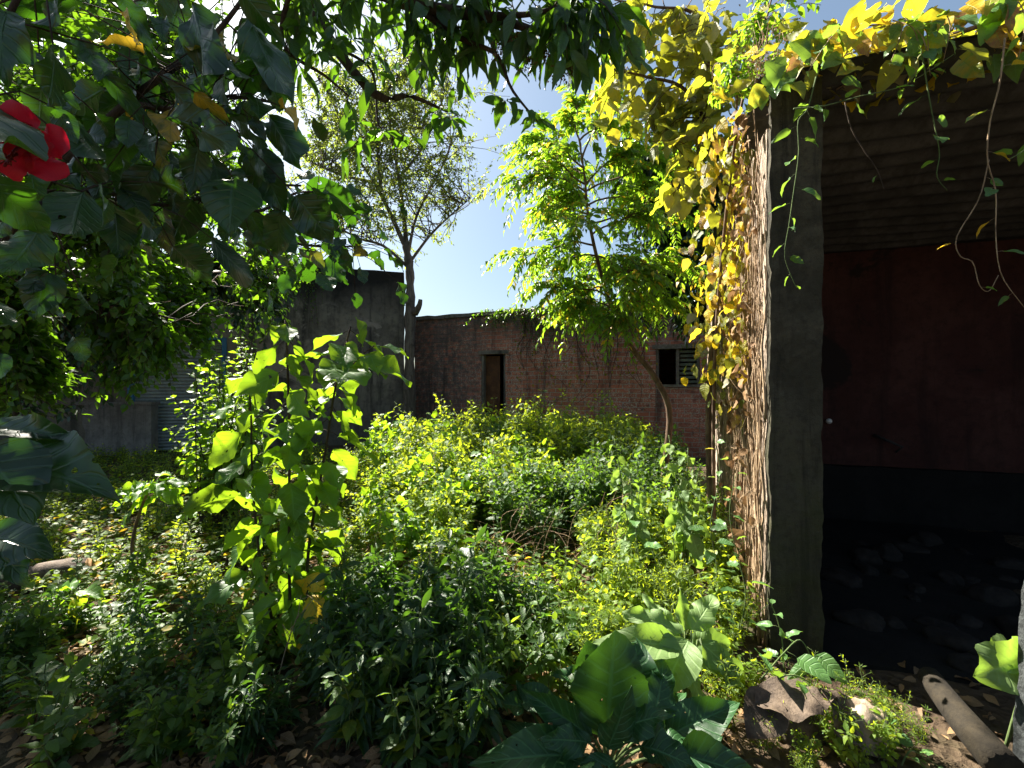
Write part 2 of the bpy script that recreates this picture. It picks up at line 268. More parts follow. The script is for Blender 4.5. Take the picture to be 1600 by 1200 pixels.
class Geo:
    def __init__(s): s.V = []; s.F = {3: [], 4: []}; s.UV = []; s.T = []; s.A = []; s.n = 0; s.lv = {}
    def add(s, v, f, uv=None, tint=.5, age=0.):
        v = np.asarray(v, float); f = np.asarray(f, int); s.V.append(v); s.F[f.shape[1]].append(f+s.n)
        s.UV.append(np.zeros((len(v), 2)) if uv is None else uv)
        s.T.append(np.broadcast_to(tint, len(v)).astype(float)); s.A.append(np.broadcast_to(age, len(v)).astype(float)); s.n += len(v)
    def leaf(s, p, d, nn, L, W, tint=None, age=0., kind='ovate', nu=4, nv=1):
        s.lv.setdefault((kind, nu, nv), []).append((*p, *d, *nn, L, W, random.random() if tint is None else tint, age))
    def flush(s):
        for (kind, nu, nv), rows in s.lv.items():
            A = np.array(rows); var = rng.integers(0, 5, len(A))
            for k in range(5):
                a = A[var == k]
                if not len(a): continue
                tv, tf, tu = template(kind, nu, nv, k)
                X = nrm(a[:, 3:6]); N = a[:, 6:9]; Y = nrm(np.cross(N, X)+1e-6); Z = np.cross(X, Y)
                L, W = a[:, 9], a[:, 10]
                v = (a[:, None, :3]+X[:, None]*(tv[None, :, :1]*L[:, None, None])+Y[:, None]*(tv[None, :, 1:2]*W[:, None, None])+Z[:, None]*(tv[None, :, 2:3]*L[:, None, None]))
                n, m = len(a), len(tv)
                f = (tf[None]+(np.arange(n)*m)[:, None, None]).reshape(-1, 4)
                s.add(v.reshape(-1, 3), f, np.tile(tu, (n, 1)), np.repeat(a[:, 11], m), np.repeat(a[:, 12], m))
        s.lv = {}
    def tube(s, pts, r0, r1=None, k=6, radii=None):
        p = np.asarray(pts, float); n = len(p)
        rad = np.asarray(radii) if radii is not None else np.linspace(r0, r0 if r1 is None else r1, n)
        T = nrm(np.gradient(p, axis=0)); ref = np.array([.31, .83, .46]) if abs(T[0] @ np.array([.31, .83, .46])) < .9 else np.array([1., 0, 0])
        A = nrm(np.cross(T, ref)); B = np.cross(T, A); an = np.arange(k)*2*np.pi/k
        v = p[:, None]+rad[:, None, None]*(np.cos(an)[None, :, None]*A[:, None]+np.sin(an)[None, :, None]*B[:, None])
        i, j = np.meshgrid(np.arange(n-1), np.arange(k), indexing='ij'); a = (i*k+j).ravel(); b = (i*k+(j+1) % k).ravel()
        s.add(v.reshape(-1, 3), np.stack([a, b, b+k, a+k], -1))
        c = np.arange(k)
        for e, off in ((p[0], 0), (p[-1], (n-1)*k)):
            base = s.n-n*k if off == 0 or True else 0
        # caps
        s.V.append(p[[0, -1]]); s.UV.append(np.zeros((2, 2))); s.T.append(np.full(2, .5)); s.A.append(np.zeros(2)); st = s.n-n*k
        s.F[3].append(np.stack([np.full(k, s.n), st+(c+1) % k, st+c], -1)); s.F[3].append(np.stack([np.full(k, s.n+1), st+(n-1)*k+c, st+(n-1)*k+(c+1) % k], -1)); s.n += 2
    def box(s, x0, x1, y0, y1, z0, z1, step=None, amp=0.):
        def grid(o, a, b):
            o, a, b = map(np.array, (o, a, b)); la, lb = np.linalg.norm(a), np.linalg.norm(b)
            na, nb = (max(1, int(round(la/step))), max(1, int(round(lb/step)))) if step else (1, 1)
            i, j = np.meshgrid(np.arange(na+1), np.arange(nb+1), indexing='ij')
            v = o+a*(i[..., None]/na)+b*(j[..., None]/nb); v = v.reshape(-1, 3).astype(float)
            if amp: v = v+np.array([noise.noise_vector(Vector(q)*4.1)*amp+noise.noise_vector(Vector(q)*17)*amp*.5 for q in v])
            i, j = np.meshgrid(np.arange(na), np.arange(nb), indexing='ij'); c = (i*(nb+1)+j).ravel()
            s.add(v, np.stack([c, c+nb+1, c+nb+2, c+1], -1))
        dx, dy, dz = x1-x0, y1-y0, z1-z0
        grid((x0, y0, z0), (dx, 0, 0), (0, 0, dz)); grid((x0, y1, z0), (0, 0, dz), (dx, 0, 0))
        grid((x0, y0, z0), (0, 0, dz), (0, dy, 0)); grid((x1, y0, z0), (0, dy, 0), (0, 0, dz))
        grid((x0, y0, z0), (0, dy, 0), (dx, 0, 0)); grid((x0, y0, z1), (dx, 0, 0), (0, dy, 0))
    def build(s, name, m, parent=None, origin=None, smooth=False):
        s.flush()
        V = np.concatenate(s.V)
        if origin is not None: V = V-np.asarray(origin)
        me = bpy.data.meshes.new(name); nv = len(V); me.vertices.add(nv); me.vertices.foreach_set('co', V.ravel())
        f3 = np.concatenate(s.F[3]) if s.F[3] else np.zeros((0, 3), int); f4 = np.concatenate(s.F[4]) if s.F[4] else np.zeros((0, 4), int)
        li = np.concatenate([f3.ravel(), f4.ravel()]); me.loops.add(len(li)); me.loops.foreach_set('vertex_index', li)
        st = np.concatenate([np.arange(len(f3))*3, len(f3)*3+np.arange(len(f4))*4]); me.polygons.add(len(st)); me.polygons.foreach_set('loop_start', st)
        me.update(calc_edges=True)
        uvl = me.uv_layers.new(name='UVMap'); uvl.data.foreach_set('uv', np.concatenate(s.UV)[li].ravel())
        for nm, arr in (('tint', s.T), ('age', s.A)):
            at_ = me.attributes.new(nm, 'FLOAT', 'POINT'); at_.data.foreach_set('value', np.concatenate(arr))
        if smooth: me.polygons.foreach_set('use_smooth', np.ones(len(st), bool))
        me.materials.append(m); me.validate()
        o = bpy.data.objects.new(name, me); COL.objects.link(o)
        if parent: o.parent = parent
        return o
def reseed(label):
    global rng
    k = zlib.crc32(label.encode()) % 100000; random.seed(k); rng = np.random.default_rng(k)
def thing(name, label, cat, loc=(0, 0, 0), rz=0, group=None):
    o = bpy.data.objects.new(name, None); COL.objects.link(o); o.location = tuple(float(x) for x in loc); o.rotation_euler = (0, 0, rz)
    o.empty_display_size = .1; o['label'] = label; o['category'] = cat
    if group: o['group'] = group
    return o
def tag(o, label, cat, group=None, kind=None):
    o['label'] = label; o['category'] = cat
    if group: o['group'] = group
    if kind: o['kind'] = kind
def dup(root, loc, rz, sc, label=None, group=None, tilt=(0, 0)):
    r = root.copy(); COL.objects.link(r); r.location = loc; r.rotation_euler = (tilt[0], tilt[1], rz); r.scale = (sc, sc, sc)
    if label: r['label'] = label
    if group: r['group'] = group
    for ch in list(root.children):
        c = ch.copy(); COL.objects.link(c); c.parent = r
        for g in ch.children: d = g.copy(); COL.objects.link(d); d.parent = c
    return r
def smooth(pts, m=16):
    p = np.asarray(pts, float)
    if len(p) < 3: t = np.linspace(0, 1, m)[:, None]; return p[0]*(1-t)+p[-1]*t
    q = np.vstack([2*p[0]-p[1], p, 2*p[-1]-p[-2]]); out = []
    t = np.linspace(0, len(p)-1-1e-6, m)
    for x in t:
        i = int(x); f = x-i; a, b, c, d = q[i:i+4]
        out.append(.5*((2*b)+(c-a)*f+(2*a-5*b+4*c-d)*f*f+(3*b-a-3*c+d)*f**3))
    return np.array(out)
def wig(a, b, sag=.1, w=.06, n=10):
    a, b = np.asarray(a), np.asarray(b); t = np.linspace(0, 1, n)[:, None]; L = np.linalg.norm(b-a)
    p = a*(1-t)+b*t; p = p+np.array([0, 0, 1.])*(np.sin(np.pi*t)*sag*L)
    ph = rng.uniform(0, 6, 3); fr = rng.uniform(3, 7, 3)
    return p+np.sin(t*fr+ph)*w*L*np.sin(np.pi*np.clip(t, 0, 1))
LIT = [(at(230, 880, 3.8), .6), (at(450, 900, 3.6), .5), (at(600, 850, 4.2), .6), (at(510, 380, 2.0), .3), (at(450, 650, 2.6), .55), (at(480, 800, 2.6), .5), (at(300, 850, 4.2), .9), (at(420, 860, 4.0), .7), (at(560, 800, 4.5), .8), (at(700, 720, 5.5), 1.2), (at(760, 690, 7), 1.2), (at(850, 760, 5), .9),
       (at(620, 690, 6.5), 1.0), (at(240, 745, 3.4), .3), (np.array([1.6, 2.9, 1.2]), .5), (np.array([1.6, 2.9, 2.2]), .6), (np.array([1.7, 3.1, 3.0]), .6), (at(1000, 930, 2.6), .5), (at(1060, 980, 2.1), .35), (at(920, 350, 5), .8)]
random.seed(77)
for _k in range(85):                      # small sun flecks in the shaded foreground
    _y = random.uniform(1.8, 3.5); _x = (random.uniform(20, 900)-800)/FPX*_y; LIT.append((np.array([_x, _y, random.uniform(.1, .7)]), random.uniform(.05, .17)))
def shades(p, keep=.1):                  # would a leaf here cast its shadow into a sunny opening?
    for c, r in LIT:
        v = p-c; t = v @ SUN
        if t > .25 and np.linalg.norm(v-SUN*t) < r and random.random() > keep: return True
    return False
UP = np.array([0, 0, 1.])
def leafy(S, L, pts, r0, r1, sp, leafL, ratio=.5, pitch=60, grav=.35, pat='opp', start=.12, kind='ovate', nu=4, nv=1, age=0., ages=0., pet=0., taper=.5, up=.0, m=None, k=5, check=False, szj=.25, keep=.1, whorl=5, pk=None):
    p = smooth(pts, m or max(6, len(pts)*3)); S.tube(p, r0, r1, k)
    seg = np.linalg.norm(np.diff(p, axis=0), axis=1); cum = np.concatenate([[0], np.cumsum(seg)]); tot = cum[-1]
    s = start*tot; phi = random.uniform(0, 6.3)
    while s <= tot:
        i = min(np.searchsorted(cum, s, 'right')-1, len(seg)-1); f = (s-cum[i])/max(seg[i], 1e-9); q = p[i]*(1-f)+p[i+1]*f
        T = (p[i+1]-p[i])/max(seg[i], 1e-9); A = np.cross(T, [.3, .2, .93]); A = A/max(np.linalg.norm(A), 1e-6); B = np.cross(T, A)
        u = s/tot; size = leafL*(1-taper*max(0, (u-.4)/.6)**1.3)*random.uniform(1-szj, 1+szj)
        cnt = {'opp': 2, 'alt': 1, 'whorl': whorl}[pat]
        for c in range(cnt):
            a = phi+c*2*math.pi/cnt+random.uniform(-.35, .35); pr = R(pitch+random.uniform(-18, 18)-25*max(0, u-.75))
            d = (A*math.cos(a)+B*math.sin(a))*math.sin(pr)+T*math.cos(pr); d = d-UP*grav*random.uniform(.5, 1.5)+UP*up; d = d/np.linalg.norm(d)
            pos = q+d*pet*size
            if check and shades(pos, keep): continue
            if pet > .12: S.tube([q, q+(d+UP*.15)*pet*size*.5, pos], r1*.55, r1*.4, 3)
            nn = UP+rng.normal(0, .38, 3)+T*.25
            L.leaf(pos, d, nn, size, size*ratio*random.uniform(.85, 1.15), None, age+ages*random.random()**2, kind, nu, nv)
        phi += math.pi/2 if pat == 'opp' else 2.4; s += sp*random.uniform(.75, 1.25)
    return p
def plant(name, label, cat, base, build, lmat, smat, group=None, rz=0):
    reseed(label); S, L = Geo(), Geo(); build(S, L); r = thing(name, label, cat, base, rz, group)
    S.build('stem', M[smat], r, base, True); L.build('foliage', M[lmat], r, base, True); return r
def sh_n(x, y, s=1.): return noise.noise(Vector((x*s, y*s, 3.3)))

# ------------------------------------------------------------------ ground
def gz(x, y): return .05*sh_n(x, y, .6)+.03*sh_n(x, y, 2.3)
g = Geo(); ax = np.concatenate([[-260, -120, -60, -30], np.arange(-14, 14.01, .2), [30, 60, 120, 260]])
X, Y = np.meshgrid(ax, ax+6, indexing='ij')
Z = np.array([gz(a, b) if abs(a) < 15 and abs(b-6) < 15 else 0 for a, b in zip(X.ravel(), Y.ravel())])
n = len(ax); i, j = np.meshgrid(np.arange(n-1), np.arange(n-1), indexing='ij'); c = (i*n+j).ravel()
g.add(np.stack([X.ravel(), Y.ravel(), Z], -1), np.stack([c, c+n, c+n+1, c+1], -1))
o = g.build('ground', M['soil'], smooth=True); o['kind'] = 'structure'

# ------------------------------------------------------------------ brick building at the back
bb = thing('brick_building', 'old red brick building with sooty top and a doorway, across the back of the yard', 'building', (-2.57, 12, 0), R(-24))
g = Geo(); T = 3.2
for a in ((-.05, 1.97, 0, T), (1.97, 2.64, 2.24, T), (2.64, 6.15, 0, T), (6.15, 7.01, 0, 1.43), (6.15, 7.01, 2.3, T), (7.01, 10.5, 0, T)):
    g.box(a[0], a[1], 0, .3, a[2]-.2*(a[2] == 0), a[3], .3, .018)
g.box(-.05, .25, .3, 3.6, -.2, T); g.box(10.2, 10.5, .3, 3.6, -.2, T); g.box(-.05, 10.5, 3.6, 3.9, -.2, T)
g.build('wall', M['brick'], bb)
g = Geo(); g.box(.25, 10.2, .3, 3.6, 2.85, 3.0); g.build('roof', M['oldwall'], bb)  # unseen roof slab added to keep the interior dark
g = Geo(); g.box(-.1, 10.55, -.05, .36, T, T+.09, .25, .02); g.build('coping', M['oldwall'], bb)
dr = Geo(); dr.box(2.03, 2.42, .14, .18, 0, 2.2); dr = dr.build('door', M['rust'], bb)
g = Geo(); g.box(1.97, 2.03, .02, .24, 0, 2.24); g.box(2.58, 2.64, .02, .24, 0, 2.24); g.box(1.9, 2.72, -.03, .24, 2.24, 2.33); g.build('door_frame', M['oldwall'], bb)
wn = Geo(); wn.box(6.15, 6.20, .03, .2, 1.49, 2.24); wn.box(6.55, 6.61, .03, .2, 1.49, 2.24); wn.box(6.96, 7.01, .03, .2, 1.49, 2.24); wn.box(6.08, 7.1, -.02, .22, 2.24, 2.33); wn.box(6.15, 7.01, -.03, .25, 1.43, 1.49)
wn = wn.build('window', M['wood'], bb)
g = Geo()
for k in range(8): g.box(6.61, 6.96, .1, .13, 1.52+k*.09, 1.52+k*.09+.055)
g.build('shutter', M['slat'], wn)

# ------------------------------------------------------------------ grey building on the left with roller shutter
lb = thing('grey_building', 'tall grey weathered wall of a building with a roller shutter, on the left', 'building', (-2.74, 11.4, 0), math.atan2(-.32, -1)+math.pi)
def lx(px):                               # local x along the wall (negative to the left)
    r = (px-800)/FPX; d = (10.5+.32*5.55)/(1-.32*r); return -math.hypot(r*d+2.74, d-11.4)
g = Geo(); H = 4.33; xs0, xs1 = lx(203), lx(352)
for a in ((-14, xs0, -.2, H), (xs0, xs1, 2.55, H), (xs1, 0, -.2, H)): g.box(a[0], a[1], 0, .3, a[2], a[3], .35, .02)
g.box(-.3, 0, .3, 5, -.2, H); g.box(-14, -.3, 4.7, 5, -.2, H); g.box(-14, -13.7, .3, 4.7, -.2, H)
g.build('wall', M['oldwall'], lb)
g = Geo(); g.box(-13.7, -.3, .3, 4.7, 4.0, 4.15); g.build('roof', M['oldwall'], lb)
g = Geo(); prof = []
nz = 34
for k in range(nz): 
    z0 = .02+k*.073
    prof += [(z0, .10), (z0+.012, .075), (z0+.036, .062), (z0+.06, .075), (z0+.068, .10)]
pz = np.array(prof); v = np.concatenate([np.stack([np.full(len(pz), x), pz[:, 1], pz[:, 0]], -1) for x in (xs0+.06, xs1-.06)])
c = np.arange(len(pz)-1); g.add(v, np.stack([c, c+len(pz), c+len(pz)+1, c+1], -1)); rs = g.build('roller_shutter', M['shutter'], lb)
g = Geo(); g.box(xs0-.03, xs0+.06, -.04, .12, -.1, 2.55); g.box(xs1-.06, xs1+.03, -.04, .12, -.1, 2.55); g.box(xs0+.06, xs1-.06, -.02, .12, 2.50, 2.55); g.build('frame', M['blue'], rs)
lw = thing('cement_wall', 'low stained grey cement wall left of the roller shutter', 'wall', (-6.9, 9.55, 0), R(4))
g = Geo(); g.box(-6, -.75, 0, .2, -.2, 1.06, .2, .015); g.build('wall', M['lowwall'], lw)
g = Geo(); g.box(-6, -.72, -.03, .23, 1.06, 1.12, .2, .015); g.build('coping', M['lowwall'], lw)

# ------------------------------------------------------------------ shed on the right
SH = (1.44, 2.5, 0); su = np.array([math.cos(R(18)), -math.sin(R(18)), 0]); sv = np.array([math.sin(R(18)), math.cos(R(18)), 0])
def shp(s, v, z): return np.array(SH)+su*s+sv*v+UP*z
sd_ = thing('open_shed', 'dark open fronted shed with concrete pillar, red back wall and tin roof, on the right', 'shed', SH, R(-18))
g = Geo(); g.box(0, .25, 0, .07, -.2, 3.16, .03, .017); g.build('pillar', M['concrete'], sd_)
g = Geo(); g.box(-.005, .22, .07, 3.2, -.2, 2.96, .07, .012); g.build('side_wall', M['plaster'], sd_)
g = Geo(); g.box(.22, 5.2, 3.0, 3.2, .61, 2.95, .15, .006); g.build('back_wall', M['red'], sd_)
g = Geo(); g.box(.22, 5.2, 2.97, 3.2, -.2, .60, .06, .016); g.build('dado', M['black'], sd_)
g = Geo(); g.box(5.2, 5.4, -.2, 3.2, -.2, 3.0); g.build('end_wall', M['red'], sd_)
g = Geo(); vs_ = np.arange(-.05, 3.4, .0125); zz = 3.22-.08*vs_+.028*np.sin(vs_*2*np.pi/.2)
ss = np.linspace(-.06, 5.6, 24); vv = np.stack(np.meshgrid(ss, vs_, indexing='ij'), -1).reshape(-1, 2)
zz = np.tile(zz, len(ss))+.012*np.sin(vv[:, 0]*3.1+vv[:, 1]*2)
n = len(vs_); i, j = np.meshgrid(np.arange(len(ss)-1), np.arange(n-1), indexing='ij'); c = (i*n+j).ravel()
g.add(np.stack([vv[:, 0], vv[:, 1], zz], -1), np.stack([c, c+n, c+n+1, c+1], -1)); g.build('roof', M['tin'], sd_, smooth=True)
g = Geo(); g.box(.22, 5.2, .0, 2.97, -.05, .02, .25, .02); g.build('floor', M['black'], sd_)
q = shp(1.2, 2.93, 1.09); bl = Geo(); pb = np.linspace(0, np.pi, 10)
bl.tube([(1.2-.0, 2.99-.07*(1-math.cos(a))/2, 1.09) for a in pb], 0, radii=.03*np.sin(np.clip(pb, .12, 3.0)), k=14); bl.build('lamp_holder', M['china'], sd_, smooth=True)
hk = Geo(); hk.tube([(1.62, 2.97, .95), (1.72, 2.9, .90), (1.84, 2.9, .84), (1.78, 2.9, .78)], .018, .012, 6); hk.build('hook', M['iron'], sd_)

def rock(name, label, cat, p, size, mt, seed, flat=.7, group=None):
    n = 14; g = Geo(); th = np.linspace(0, np.pi, n); ph = np.linspace(0, 2*np.pi, 2*n, endpoint=False)
    TH, PH = np.meshgrid(th, ph, indexing='ij'); d = np.stack([np.sin(TH)*np.cos(PH), np.sin(TH)*np.sin(PH), np.cos(TH)], -1).reshape(-1, 3)
    v = np.array([x*(1+.35*noise.noise(Vector(x)*1.3+Vector((seed, 0, 0)))+.16*noise.noise(Vector(x)*3.7+Vector((seed, 2, 0)))) for x in d])
    v = np.clip(v, -1.1, .95)*np.array(size); k = 2*n
    i, j = np.meshgrid(np.arange(n-1), np.arange(k), indexing='ij'); a = (i*k+j).ravel(); b = (i*k+(j+1) % k).ravel()
    g.add(v, np.stack([a, a+k, b+k, b], -1)); o = g.build(name, M[mt]); o.location = tuple(p); o.rotation_euler = (0, 0, seed*1.7)
    tag(o, label, cat, group); return o
q = at(1250, 1150, 1.9); rock('boulder', 'brown boulder at the foot of the shed pillar under the dead leaf', 'rock', (q[0], q[1]+.05, .07), (.13, .11, .15), 'dstone2', 1.)
q = at(1345, 1165, 1.85); rock('boulder', 'tan sunlit stone right of the pillar foot', 'rock', (q[0], q[1], .08), (.10, .09, .12), 'stone', 2.3)
random.seed(3)
for k in range(26):
    d = random.uniform(2.25, 4.2); px = random.uniform(1305, 1600); q = random.choice((.05, .06, .08, .1, .13))
    rock('loose_stone', 'shade darkened lump of rubble on the floor inside the shed', 'stone', ((px-800)/FPX*d, d, q*.3), (q*random.uniform(.8, 1.5), q*.8, q*random.uniform(.4, .7)), 'dstone', 5+k*1.3, group='rubble lumps on the shed floor')
lg = thing('broken_trunk', 'brown broken trunk lying on the ground before the dark shed', 'log', at(1480, 1170, 1.85))
b0 = lg.location; g = Geo(); pp = smooth([at(1452, 1125, 2.1), at(1480, 1150, 1.95), at(1515, 1185, 1.8), at(1570, 1240, 1.62)], 14)
pp[:, 2] = .13-.02*np.linspace(0, 1, 14); g.tube(pp, .045, .062, 12); o = g.build('trunk', M['shadewood'], lg, b0, True)
ps = thing('concrete_post', 'rough grey leaning concrete post at the right edge of the view', 'post', (1.86, 1.5, 0), 0)
g = Geo(); 
g.box(-.13, .22, -.1, .15, -.1, .82, .025, .014)
V = g.V
for k in range(len(V)): V[k] = V[k]+np.stack([V[k][:, 2]*.13+.10, V[k][:, 2]*.05, np.zeros(len(V[k]))], -1)
g.build('shaft', M['post'], ps)

# fallen log on the left
fl = thing('fallen_log', 'old fallen log with sawn end on the left of the yard', 'log', at(60, 930, 3.3))
g = Geo(); pp = smooth([at(-120, 930, 3.0), at(0, 926, 3.15), at(70, 920, 3.3), at(140, 912, 3.42)], 12); pp[:, 2] = .085
pr = pp+np.array([[.0, 0, .015*math.sin(k*1.7)] for k in range(12)]); g.tube(pr, 0, radii=.10+.012*np.sin(np.arange(12)*2.1), k=16); g.build('bark', M['log'], fl, fl.location, True)
g = Geo(); dd = nrm(pr[-1]-pr[-2]); g.tube([pr[-1]-dd*.005, pr[-1]+dd*.006], .088, .086, 16); g.build('cut_end', M['cut'], fl, fl.location)

# ------------------------------------------------------------------ tall thin tree by the wall corner
tb = at(640, 690, 11.2)
tt = thing('tall_tree', 'tall grey trunked tree with fine sparse leaves at the wall corner', 'tree', (tb[0], tb[1], 0))
S, L = Geo(), Geo()
tr = smooth([(tb[0], tb[1], 0), at(640, 560, 11.2), at(641, 480, 11.2), at(640, 420, 11.2), at(633, 380, 11.2)], 26)
S.tube(tr, 0, radii=np.linspace(.155, .085, 26)*(1+.14*np.sin(np.arange(26)*1.9)+.1*np.sin(np.arange(26)*.7)), k=12)
S.tube(smooth([at(648, 490, 11.1), at(655, 478, 11.0), at(657, 468, 10.95)], 6), .09, .05, 8)
limbs = [[(633, 385), (615, 345), (596, 305), (585, 285), (560, 250), (530, 215), (500, 185)],
         [(637, 400), (630, 330), (622, 270), (610, 200), (605, 130), (600, 80)],
         [(596, 305), (590, 240), (585, 180), (560, 110)],
         [(640, 420), (600, 385), (560, 372), (520, 350), (490, 330)],
         [(638, 395), (650, 340), (675, 290), (700, 240), (715, 180)],
         [(622, 280), (660, 230), (690, 160), (700, 110)],
         [(585, 285), (540, 275), (500, 260), (465, 240)],
         [(640, 410), (670, 370), (700, 340), (735, 310)], [(605, 140), (640, 100), (660, 70)], [(560, 250), (520, 160), (490, 110)]]
tips = []
for l in limbs:
    dz = random.uniform(-.8, .8)
    p = smooth([at(x, y, 11.2+dz*k/len(l)) for k, (x, y) in enumerate(l)], 20); S.tube(p, (.062 if len(l) > 5 else .042), .012, 7); tips.append(p)
for k in range(400):
    p = tips[rng.integers(len(tips))]; q = p[rng.integers(5, 20)]
    c = at(592+rng.normal(0, 112), 205+rng.normal(0, 112), 11.2+rng.normal(0, 1.1)); d = c-q; ln = np.linalg.norm(d)
    e = q+d/ln*min(ln, random.uniform(.5, 2.0))+rng.normal(0, .2, 3)
    tw = wig(q, e, .06, .06, 7); S.tube(tw, .014, .005, 3)
    for z in range(5):
        q2 = tw[rng.integers(2, 7)]; e2 = q2+nrm(e-q+rng.normal(0, .6, 3))*random.uniform(.25, .55)+UP*.04
        leafy(S, L, [q2, (q2+e2)/2+rng.normal(0, .03, 3), e2], .004, .002, .042, .11, .45, 50, .35, 'alt', .05, 'lance', 2, 1, ages=.25, k=3, m=4)
S.build('trunk', M['bark'], tt, tt.location, True); L.build('crown', M['tall'], tt, tt.location, True)

# ------------------------------------------------------------------ feathery neem sapling
def nd(k): return 5.0
S, L = Geo(), Geo()
tp = smooth([(at(1038, 810, 5.0)[0], 5.0, 0), at(1038, 745, 5.0), at(1046, 645, 5.0), at(1022, 588, 5), at(985, 540, 5), at(952, 470, 5), at(932, 400, 4.95), at(918, 330, 4.9), at(914, 280, 4.9), at(905, 220, 4.9)], 40)
S.tube(tp, 0, radii=np.interp(np.arange(40), [0, 18, 39], [.042, .027, .008]), k=9)
def compound(q, d, ln, npair, ll):
    e = q+d*ln; mid = (q+e)/2+UP*.06*ln; end = e-UP*ln*.35
    p = smooth([q, mid, end], 9); S.tube(p, .0045, .002, 3)
    for k in range(npair):
        x = .22+.76*k/npair; i = min(int(x*8), 7); f = x*8-i; c = p[i]*(1-f)+p[i+1]*f; T = nrm(p[i+1]-p[i]); side = nrm(np.cross(T, UP+rng.normal(0, .15, 3)))
        for s_ in (-1, 1):
            dd = nrm(side*s_*.85+T*.6-UP*random.uniform(.05, .5)); l = ll*(1-.35*abs(x-.45))*random.uniform(.8, 1.15)
            L.leaf(c, dd, UP+rng.normal(0, .25, 3), l, l*.29, None, .55*random.random()**7, 'lance', 4, 1)
    L.leaf(p[-1], nrm(p[-1]-p[-2]), UP, ll*.8, ll*.26, None, 0, 'lance', 4, 1)
brs = []
for (i, px, py, dz) in ((22, 860, 450, -.2), (24, 1030, 420, .2), (27, 820, 400, 0), (28, 1010, 330, -.3), (30, 840, 330, .3), (31, 1030, 300, .3), (33, 820, 280, -.3), (34, 990, 240, .1), (36, 850, 220, .2), (37, 940, 180, -.2), (38, 900, 170, .2), (39, 970, 200, .4), (25, 940, 420, .5), (29, 900, 360, -.5), (35, 900, 270, .5), (23, 885, 475, .3), (26, 985, 430, -.4), (21, 900, 480, -.1), (20, 960, 500, -.3), (32, 880, 310, .3), (34, 830, 250, .0), (26, 850, 420, .3), (24, 1080, 420, .3), (29, 1070, 340, .2), (33, 1060, 250, .3), (21, 1030, 480, .2)):
    p = wig(tp[i], at(px, py, 5+dz*1.4), .08, .04, 10); S.tube(p, .012, .005, 5); brs.append(p)
for k in range(560):
    p = brs[rng.integers(len(brs))]; i = rng.integers(3, 10); q = p[i]
    d = nrm((p[-1]-p[0])*.7+rng.normal(0, .55, 3)*np.array([1, 1, .6])*np.linalg.norm(p[-1]-p[0])); compound(q, d, random.uniform(.28, .48), random.choice((8, 9, 10, 11)), random.uniform(.085, .125))
nr = thing('neem_sapling', 'slender curved neem sapling with bright feathery drooping leaves', 'tree', tp[0])
S.build('trunk', M['bark2'], nr, tp[0], True); L.build('crown', M['neem'], nr, tp[0], True)

# ------------------------------------------------------------------ generic sprayed crowns
def crown(S, L, blobs, count, limbs, twigL, sp, leafL, ratio, kind, nu, nv, grav=.4, pat='alt', droop=.25, ages=0., check=True, r=.006, up=.1, pet=0., whorl=5, start=.15, taper=.3, pitch=55, keep=.1, k=3, gap=False):
    wts = np.array([b[2] for b in blobs], float); wts /= wts.sum()
    lp = np.concatenate(limbs)
    for _ in range(count):
        c, rad, _w = blobs[rng.choice(len(blobs), p=wts)]
        e = np.array(c)+np.clip(rng.normal(0, .55, 3), -1.35, 1.35)*np.array(rad)
        if check and shades(e, keep): continue
        if gap and 203 < 800+FPX*e[0]/e[1] < 290 and 590 < 600-FPX*(e[2]-EYE)/e[1] < 740: continue       # the bushes leave the shutter open
        dd = np.linalg.norm(lp-e, axis=1)+rng.uniform(0, .25, len(lp)); q = lp[np.argmin(dd)]
        d = e-q; ln = np.linalg.norm(d); q = e-nrm(d)*min(ln, twigL) if ln > twigL*1.6 else q
        if ln > twigL*1.6 and random.random() < .06: S.tube(wig(lp[np.argmin(dd)], q, .05, .05, 6), r*1.6, r, k)
        mid = (q+e)/2+UP*.08*np.linalg.norm(e-q)+rng.normal(0, .02, 3); e2 = e-UP*droop*np.linalg.norm(e-q)
        if check and (shades(mid, keep) or shades((mid+e)/2, keep)): continue
        leafy(S, L, [q, mid, e2], r, r*.45, sp, leafL, ratio, pitch, grav, pat, start, kind, nu, nv, ages=ages, check=False, up=up, pet=pet, k=k, m=6, taper=taper, whorl=whorl, keep=keep)
def tree(name, label, cat, base, limb_pts, r0, lmat, smat, build, group=None, parts=('trunk', 'crown')):
    reseed(label); S, L = Geo(), Geo(); limbs = []
    for l, a, b in limb_pts: p = smooth(l, 18); S.tube(p, a, b, 8); limbs.append(p)
    build(S, L, limbs); r = thing(name, label, cat, base, 0, group)
    S.build(parts[0], M[smat], r, base, True); L.build(parts[1], M[lmat], r, base, True); return r

